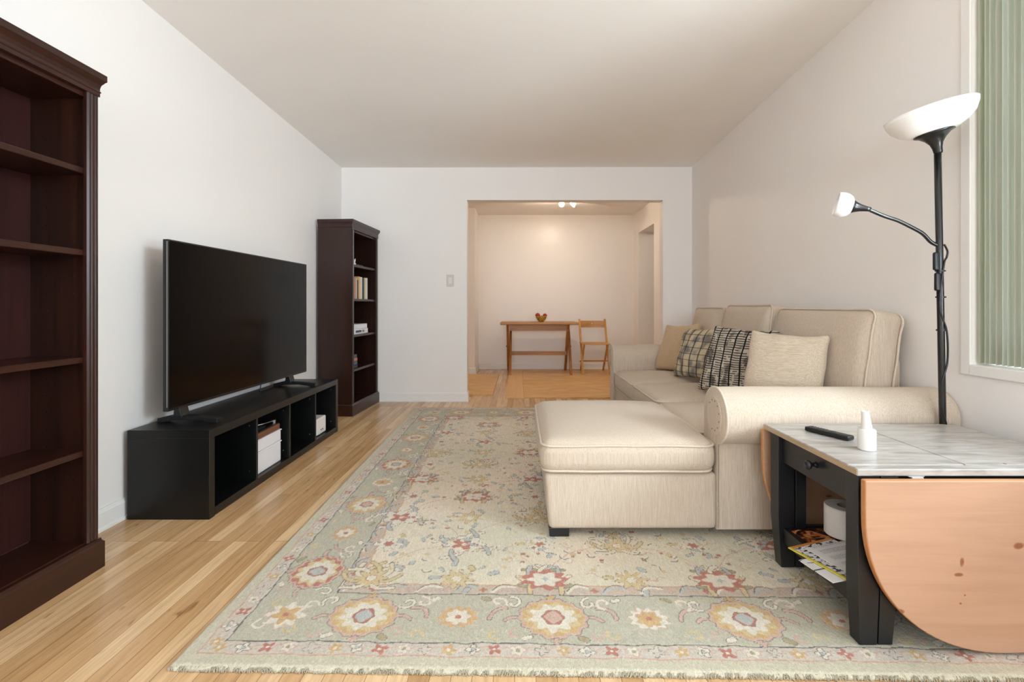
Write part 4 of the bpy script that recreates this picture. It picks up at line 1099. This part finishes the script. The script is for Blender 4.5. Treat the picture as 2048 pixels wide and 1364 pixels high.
# ------------------------------------------------------------------ coffee table
ct = thing('coffee_table', 'black drop-leaf coffee table with whitewashed top and round pine leaves, by the window', 'table', (1.34, 1.62, RZ))
KX0, KX1, KY0, KY1, KZ = .967, 1.715, 1.361, 1.885, .533
b = BM()   # top in two boards plus hinge strips front and back
box(b, KX0, (KX0 + KX1) / 2 - .0012 - .03, KY0 + .038, KY1 - .038, KZ - .021, KZ); box(b, (KX0 + KX1) / 2 + .0012 - .03, KX1, KY0 + .038, KY1 - .038, KZ - .021, KZ)
box(b, KX0, KX1, KY0, KY0 + .037, KZ - .021, KZ - .0005); box(b, KX0, KX1, KY1 - .037, KY1, KZ - .021, KZ - .0005)
top = obj('tabletop', b, M['whitewash'], ct, bevel=.003)
b = BM(); box(b, KX0 - .0015, KX0 - .0001, KY0 + .002, KY1 - .002, KZ - .019, KZ - .003); obj('edge_band', b, wood('pale_pine_edge', (150, 126, 98), (186, 164, 136), 1, .4), ct)
b = BM(); lathe(b, [(0, 0), (.005, 0), (.003, .0007), (0, .0007)], (1.435, KY0 + .045, KZ + .0001), 10); obj('chip_mark', b, plain('chipped_spot', (126, 84, 60), .6), top)
# aprons
AX0, AX1, AY0, AY1 = .985, 1.66, 1.375, 1.835
b = BM(); box(b, AX0 + .045, AX1, AY0 + .004, AY0 + .022, .415, KZ - .0215); obj('apron', b, M['table_black'], ct, bevel=.001)
b = BM(); box(b, AX0 + .045, AX1, AY1 - .022, AY1 - .004, .415, KZ - .0215); obj('apron', b, M['table_black'], ct, bevel=.001)
b = BM(); box(b, AX1 - .02, AX1 - .002, AY0 + .05, AY1 - .05, .415, KZ - .0215); obj('apron', b, M['table_black'], ct, bevel=.001)
b = BM(); box(b, AX0 + .003, AX0 + .021, AY0 + .047, AY1 - .047, .413, KZ - .024); dr = obj('drawer', b, M['table_black'], ct, bevel=.0015)
b = BM(); lathe(b, [(0, .036), (.012, .035), (.016, .028), (.014, .022), (.007, .017), (.0065, .006), (.011, 0), (0, 0)], (AX0 + .003, 1.585, .470), 20, Matrix.Rotation(-PI / 2, 4, 'Y')); obj('knob', b, M['table_black'], dr, smooth=True)
b = BM(); box(b, AX0 + .022, AX1 - .03, AY0 + .05, AY1 - .05, .417, .425); obj('drawer_floor', b, M['table_black'], dr)
def tleg(x0, x1, y0, y1, tx, ty, z1=KZ - .0215, name='leg'):
    """square leg tapering in its lower part; tx, ty give the tapering direction"""
    b = BM(); lv = [(RZ, .80), (.20, 1.0), (z1, 1.0)]; rings = []
    for z, f in lv:
        cx = x0 if tx > 0 else x1; cy = y0 if ty > 0 else y1
        X0, X1 = sorted((cx, cx + tx * (x1 - x0) * f)); Y0, Y1 = sorted((cy, cy + ty * (y1 - y0) * f))
        if tx == 2: X0, X1 = x0 + (x1 - x0) * (1 - f) / 2, x1 - (x1 - x0) * (1 - f) / 2
        rings.append([b.verts.new(p) for p in ((X0, Y0, z), (X1, Y0, z), (X1, Y1, z), (X0, Y1, z))])
    for A, B in zip(rings[:-1], rings[1:]):
        for i in range(4): b.faces.new((A[i], A[(i + 1) % 4], B[(i + 1) % 4], B[i]))
    b.faces.new(list(reversed(rings[0]))); b.faces.new(rings[-1])
    return obj(name, b, M['table_black'], ct, bevel=.0015)
tleg(.967 + .006, 1.036, 1.368, 1.420, -1, -1)           # near left
tleg(.972, 1.034, 1.788, 1.843, -1, 1)         # far left
tleg(1.585, 1.65, 1.368, 1.420, 1, -1); tleg(1.56, 1.615, 1.788, 1.835, 1, 1)
tleg(1.040, 1.092, 1.369, 1.420, 1, -1, .508, 'gate_leg'); tleg(1.038, 1.078, 1.788, 1.84, 1, 1, .508, 'gate_leg')
b = BM(); box(b, AX0 + .004, AX1 - .004, 1.4205, 1.787, .146, .166); obj('shelf', b, M['table_black'], ct, bevel=.001)
b = BM(); box(b, AX0 + .006, AX0 + .022, 1.4205, 1.787, .110, .146); obj('shelf_rail', b, M['table_black'], ct, bevel=.001)
for y0, y1 in ((1.3785, 1.3885), (1.824, 1.834)):
    b = BM(); box(b, 1.093, 1.58, y0, y1 + .008, .112, .155); obj('gate_rail', b, M['table_black'], ct, bevel=.001)
# drop leaves: straight top edge with a half-round drop, hanging vertically
def leafob(y0, y1, x0, x1, ztop, R_):
    cx = (x0 + x1) / 2; hw = (x1 - x0) / 2; b = BM(); pts = [(x0, ztop), (x0, ztop - .10)]
    for k in range(1, 44):
        a = PI + PI * k / 44; ca, sa = math.cos(a), math.sin(a); n = 2.15
        pts.append((cx + hw * math.copysign(abs(ca) ** (2 / n), ca), ztop - .10 + (R_ - .10) * math.copysign(abs(sa) ** (2 / n), sa)))
    pts += [(x1, ztop - .10), (x1, ztop)]
    prism(b, pts, 'y', y0, y1)
    return b
LX0, LX1, LZ = .972, 1.768, .508
lf = bpy.data.objects.new('x', None)
def make_leaf(y0, y1, x0, x1, lab):
    bm_ = leafob(y0, y1, x0, x1, LZ, .487)
    # local frame of the leaf: x from its left end, y = distance below the hinge
    o = obj('drop_leaf', bm_, [M['pine'], M['pine_edge']], ct, label=lab)
    me = o.data; off = Vector((x0, y0, LZ)) - Vector(ct.location)
    for v in me.vertices:
        p = v.co - off; v.co = Vector((p.x, -p.z, p.y))
    o.location = off; o.rotation_euler = (-PI / 2, 0, 0)
    # (x, -z, y) rotated by -90 deg about x gives back (x, y, z)
    for p in me.polygons:
        if abs(p.normal.z) < .5: p.material_index = 1
    bv = o.modifiers.new('bevel', 'BEVEL'); bv.width = .004; bv.segments = 3; bv.limit_method = 'ANGLE'; bv.angle_limit = .9
    return o
make_leaf(1.3365, 1.357, LX0, LX1, 'knotty pine half-round leaf hanging at the near side')
make_leaf(1.889, 1.907, LX0 - .006, LX1 - .1, 'reddish pine half-round leaf hanging at the far side')
b = BM(); box(b, 1.118, 1.163, 1.366, 1.372, .5085, .5112); box(b, 1.125, 1.158, 1.3625, 1.3785, .505, .508); obj('hinge', b, plain('zinc_hinge', (206, 206, 206), .35, .05), ct)
bpy.data.objects.remove(lf)

# things on the coffee table
rc = thing('remote_control', 'long black remote control lying on the whitewashed coffee table', 'remote control', (1.112, 1.712, KZ + .0006), math.atan2(1.78 - 1.64, 1.079 - 1.146))
b = BM(); rbox(b, (0, 0, .009), (.078, .0185, .008), .005, 4); obj('body', b, M['plastic_black'], rc, smooth=True, world=False)
b = BM()
for k in range(6):
    for s in (-1, 0, 1): lathe(b, [(0, 0), (.0032, 0), (.0026, .0012), (0, .0012)], (.012 + k * .0105, s * .0105, .0168), 8)
lathe(b, [(0, 0), (.012, 0), (.010, .0014), (0, .0010)], (-.014, 0, .0168), 20)
obj('buttons', b, plain('dark_grey_rubber', (48, 48, 50), .6), rc, world=False)
bt = thing('squeeze_bottle', 'small white bottle with a leaning nozzle on the coffee table', 'bottle', (1.128, 1.545, KZ + .0006))
b = BM(); lathe(b, [(0, 0), (.024, 0), (.0255, .002), (.0255, .062), (.024, .066), (.017, .067), (0, .067)], (0, 0, 0), 32)
obj('base', b, M['plastic_white'], bt, world=False); autosmooth(bt.children[0], .6)
b = BM(); R = Matrix.Rotation(-.10, 4, 'Y'); lathe(b, [(0, 0), (.0155, 0), (.0150, .012), (.0112, .046), (.0108, .058), (.0085, .060), (.0085, .054), (0, .053)], (0, 0, .066), 28, R)
o = obj('nozzle', b, M['plastic_white'], bt, world=False); autosmooth(o, .6)
# on the lower shelf
SZ = .1668
def printmat(name, kind):
    t = NT(name); tc = t.node('ShaderNodeTexCoord'); sp = t.node('ShaderNodeSeparateXYZ'); t.link(tc.outputs['Object'], sp.inputs[0])
    if kind == 'text':
        row = t.math('FRACT', t.math('MULTIPLY', t.math('ADD', sp.outputs[1], 2.0), 170)); band = t.math('FRACT', t.math('MULTIPLY', t.math('ADD', sp.outputs[1], 2.02), 26))
        dots = t.noise(t.coords((700, 200, 1)), 1, 2)
        m = t.math('MULTIPLY', t.math('MULTIPLY', t.math('LESS_THAN', row, .45), t.math('LESS_THAN', band, .62)), t.math('GREATER_THAN', dots, .48))
        m = t.math('MULTIPLY', m, t.math('GREATER_THAN', sp.outputs[0], -.07))
        t.base(t.mix(m, L((228, 226, 224)), L((120, 118, 122))))
    elif kind == 'food':
        f = t.noise(t.coords((26, 26, 1)), 1, 3, .5, 1.0); t.base(t.ramp(f, [(.42, L((18, 12, 10))), (.5, L((70, 32, 16))), (.58, L((176, 92, 40))), (.68, L((210, 170, 120)))]))
    elif kind == 'catalog':
        f = t.noise(t.coords((60, 90, 1)), 1, 2, .5); a = t.ramp(f, [(.44, L((60, 60, 66))), (.5, L((222, 220, 218)))])
        edge = t.math('GREATER_THAN', t.math('ABSOLUTE', t.math('ADD', sp.outputs[1], .0)), .088)
        e2 = t.math('LESS_THAN', sp.outputs[0], -.090)
        a = t.mix(edge, a, L((196, 128, 60))); a = t.mix(e2, a, L((206, 190, 70))); t.base(a)
    else:
        f = t.math('FRACT', t.math('MULTIPLY', t.math('ADD', sp.outputs[1], 2), 14)); m = t.math('LESS_THAN', f, .08)
        f2 = t.noise(t.coords((14, 60, 1)), 1, 2); m2 = t.math('GREATER_THAN', f2, .64)
        t.base(t.mix(t.math('MAXIMUM', m, m2), L((224, 222, 222)), L((84, 84, 88))))
    t.set(Roughness=.35); return t.m
def sheet(name, label, cat, cx, cy, ang, w_, l_, z, th, m, curl=0.0, grp='papers on the shelf of the coffee table'):
    root = thing(name, label, cat, (cx, cy, z), ang, grp); b = BM(); n = 12
    rows = []
    for k in range(n + 1):
        u = -w_ / 2 + w_ * k / n; dz = curl * max(0, (-u - w_ * .18) / (w_ * .5)) ** 2
        rows.append([b.verts.new((u, v, dz + t_)) for v in (-l_ / 2, l_ / 2) for t_ in (0, th)])
    for A, B in zip(rows[:-1], rows[1:]):
        b.faces.new((A[0], A[2], B[2], B[0])); b.faces.new((A[1], B[1], B[3], A[3])); b.faces.new((A[0], B[0], B[1], A[1])); b.faces.new((A[2], A[3], B[3], B[2]))
    b.faces.new((rows[0][0], rows[0][1], rows[0][3], rows[0][2])); b.faces.new((rows[-1][0], rows[-1][2], rows[-1][3], rows[-1][1]))
    obj('pages', b, [m], root, world=False); return root
sheet('magazine', 'magazine with a dark food photo on its cover, rearmost on the table shelf', 'magazine', 1.13, 1.705, .12, .24, .13, SZ + .0003, .004, printmat('food_cover', 'food'))
sheet('leaflet', 'white leaflet with grey lines, lowest of the papers on the table shelf', 'leaflet', 1.035, 1.517, .22, .22, .13, SZ + .0003, .002, printmat('lined_print', 'line'), -.004)
sheet('catalogue', 'yellow-edged catalogue with small pictures, under the printed letter', 'catalogue', 1.045, 1.565, .35, .20, .20, SZ + .0046, .003, printmat('catalogue_print', 'catalog'))
sheet('letter', 'white printed letter lying uppermost on the table shelf', 'letter', 1.095, 1.545, .30, .20, .21, SZ + .0079, .0008, printmat('letter_print', 'text'))
tp = thing('toilet_roll', 'white toilet paper roll standing on the papers under the coffee table', 'toilet roll', (1.168, 1.715, SZ + .0092))
b = BM(); lathe(b, [(.021, 0), (.058, 0), (.0605, .003), (.0605, .101), (.058, .104), (.021, .104)], (0, 0, 0), 48, cap=False); autosmooth(obj('paper', b, M['tissue'], tp, world=False), .6)
b = BM(); lathe(b, [(.0208, .001), (.0208, .1035), (.0196, .1035), (.0196, .001), (.0208, .001)], (0, 0, 0), 32, cap=False); obj('core', b, plain('card_core', (150, 134, 116), .9), tp, world=False, smooth=True)

# ------------------------------------------------------------------ floor lamp
fl = thing('floor_lamp', 'black floor lamp with white bowl shade and small reading arm, behind the coffee table', 'floor lamp', (1.705, 1.905, RZ))
P0 = Vector((1.705, 1.905, RZ)); P1 = Vector((1.628, 1.852, 1.612))
b = BM(); lathe(b, [(0, 0), (.094, 0), (.094, .008), (.06, .016), (.02, .022), (.016, .03), (0, .03)], P0, 40); obj('base', b, M['lamp_black'], fl, smooth=False)
def on_pole(z): return P0.lerp(P1, (z - P0.z) / (P1.z - P0.z))
b = BM(); tube(b, [on_pole(.03), on_pole(.62), on_pole(1.15), P1], .0118, 16); obj('pole', b, M['lamp_black'], fl, smooth=True)
tilt = Matrix.Rotation(-.20, 4, 'Y') @ Matrix.Rotation(-.02, 4, 'X')
top = P1
b = BM(); lathe(b, [(.0125, -.018), (.0145, -.012), (.016, .004), (.021, .022), (.033, .040), (.050, .055), (.064, .061), (.063, .065), (0, .058)], top, 36, tilt); obj('shade_holder', b, M['lamp_black'], fl, smooth=True)
b = BM(); lathe(b, [(0, .062), (.05, .062), (.082, .069), (.110, .085), (.131, .108), (.1425, .134), (.1455, .150), (.142, .150), (.128, .111), (.107, .089), (.080, .073), (0, .066)], top, 56, tilt); obj('bowl_shade', b, M['opal'], fl, smooth=True)
# reading arm
J = on_pole(1.235); tipc = Vector(((1718 - 1040) / 520, 1.825, 1 + (612 - 411) / 520))
def pxpt(px, py, d): s = 950 / d; return Vector(((px - 1040) / s, d, 1 + (612 - py) / s))
ap = [J, pxpt(1862, 484, 1.868), pxpt(1845, 467, 1.864), pxpt(1820, 453, 1.858), pxpt(1795, 441, 1.85), pxpt(1768, 432, 1.842), pxpt(1735, 418, 1.835)]
b = BM(); tube(b, smoothpath(ap, 6), .0072, 12); obj('reading_arm', b, M['lamp_black'], fl, smooth=True)
E = ap[-1]; dirv = Vector((-.85, .38, .26)); R = dirv.to_track_quat('Z', 'Y').to_matrix().to_4x4()
b = BM(); lathe(b, [(.0082, -.010), (.010, .004), (.014, .024), (.021, .042), (.028, .054), (0, .054)], E, 28, R); obj('reading_holder', b, M['lamp_black'], fl, smooth=True)
b = BM(); lathe(b, [(0, .050), (.026, .051), (.038, .059), (.0455, .073), (.048, .088), (.0465, .101), (.0445, .107), (.0425, .107), (.044, .090), (.040, .074), (.03, .062), (0, .056)], E, 36, R); obj('reading_shade', b, M['opal'], fl, smooth=True)
# switches, clips, cable
for z, dx in ((1.175, -.019), (1.095, -.015)):
    c = on_pole(z) + Vector((dx, -.006, 0)); b = BM(); rbox(b, c, (.011, .008, .036), .007, 4, mat=None); obj('cord_switch', b, M['plastic_black'], fl, smooth=True)
b = BM(); pts = [on_pole(1.24) + Vector((.010, -.010, 0)), on_pole(1.215) + Vector((.026, -.006, 0)), on_pole(1.19) + Vector((.022, -.006, 0)), on_pole(1.16) + Vector((.004, -.014, 0)), on_pole(1.0) + Vector((-.012, -.010, 0)), on_pole(.9) + Vector((.012, -.012, 0)), on_pole(.78) + Vector((.014, -.010, 0)),
        on_pole(.70) + Vector((-.010, -.012, 0)), on_pole(.60) + Vector((-.012, -.010, 0)), on_pole(.50) + Vector((.008, -.012, 0)), on_pole(.3) + Vector((0, -.014, 0)), on_pole(.06) + Vector((0, -.014, 0))]
tube(b, smoothpath(pts, 6), .0034, 8); obj('cord', b, M['plastic_black'], fl, smooth=True)
for z in (1.138, 1.035, .905):
    b = BM(); c = on_pole(z); lathe(b, [(.0125, -.003), (.0155, -.003), (.0155, .003), (.0125, .003)], c, 20); 
    tube(b, [c + Vector((-.02, -.002, 0)), c + Vector((.02, -.002, 0))], .0028, 8); obj('cord_clip', b, M['plastic_black'], fl, smooth=False)

# ------------------------------------------------------------------ vertical blind gathered at the far end of the window
vb = thing('vertical_blind', 'sage green vertical blind slats drawn to the side of the window', 'blind', (WX1 + .065, 1.6, NZ0 + .006))
b = BM(); box(b, WX1 + .035, WX1 + .085, NY0 + .01, NY1 - .005, NZ1 - .045, NZ1 - .001); obj('head_rail', b, M['trim'], vb, bevel=.002)
for k in range(15):
    y = NY1 - .012 - k * .0225; b = BM(); n = 8; a = .16 + .05 * math.sin(k * 2.1); A = []
    for q in range(n + 1):
        u = -.042 + .084 * q / n; cv = .006 * (1 - (u / .042) ** 2)
        A.append((WX1 + .05 + u * math.cos(a), y + u * math.sin(a) + cv))
    prism(b, A + [(x, yy + .0012) for x, yy in reversed(A)], 'z', NZ0 + .008, NZ1 - .05); obj('slat', b, SLATS[(0, 1, 0, 2, 1, 0, 2, 0, 1, 1, 0, 1, 0, 2, 1)[k]], vb, smooth=False)
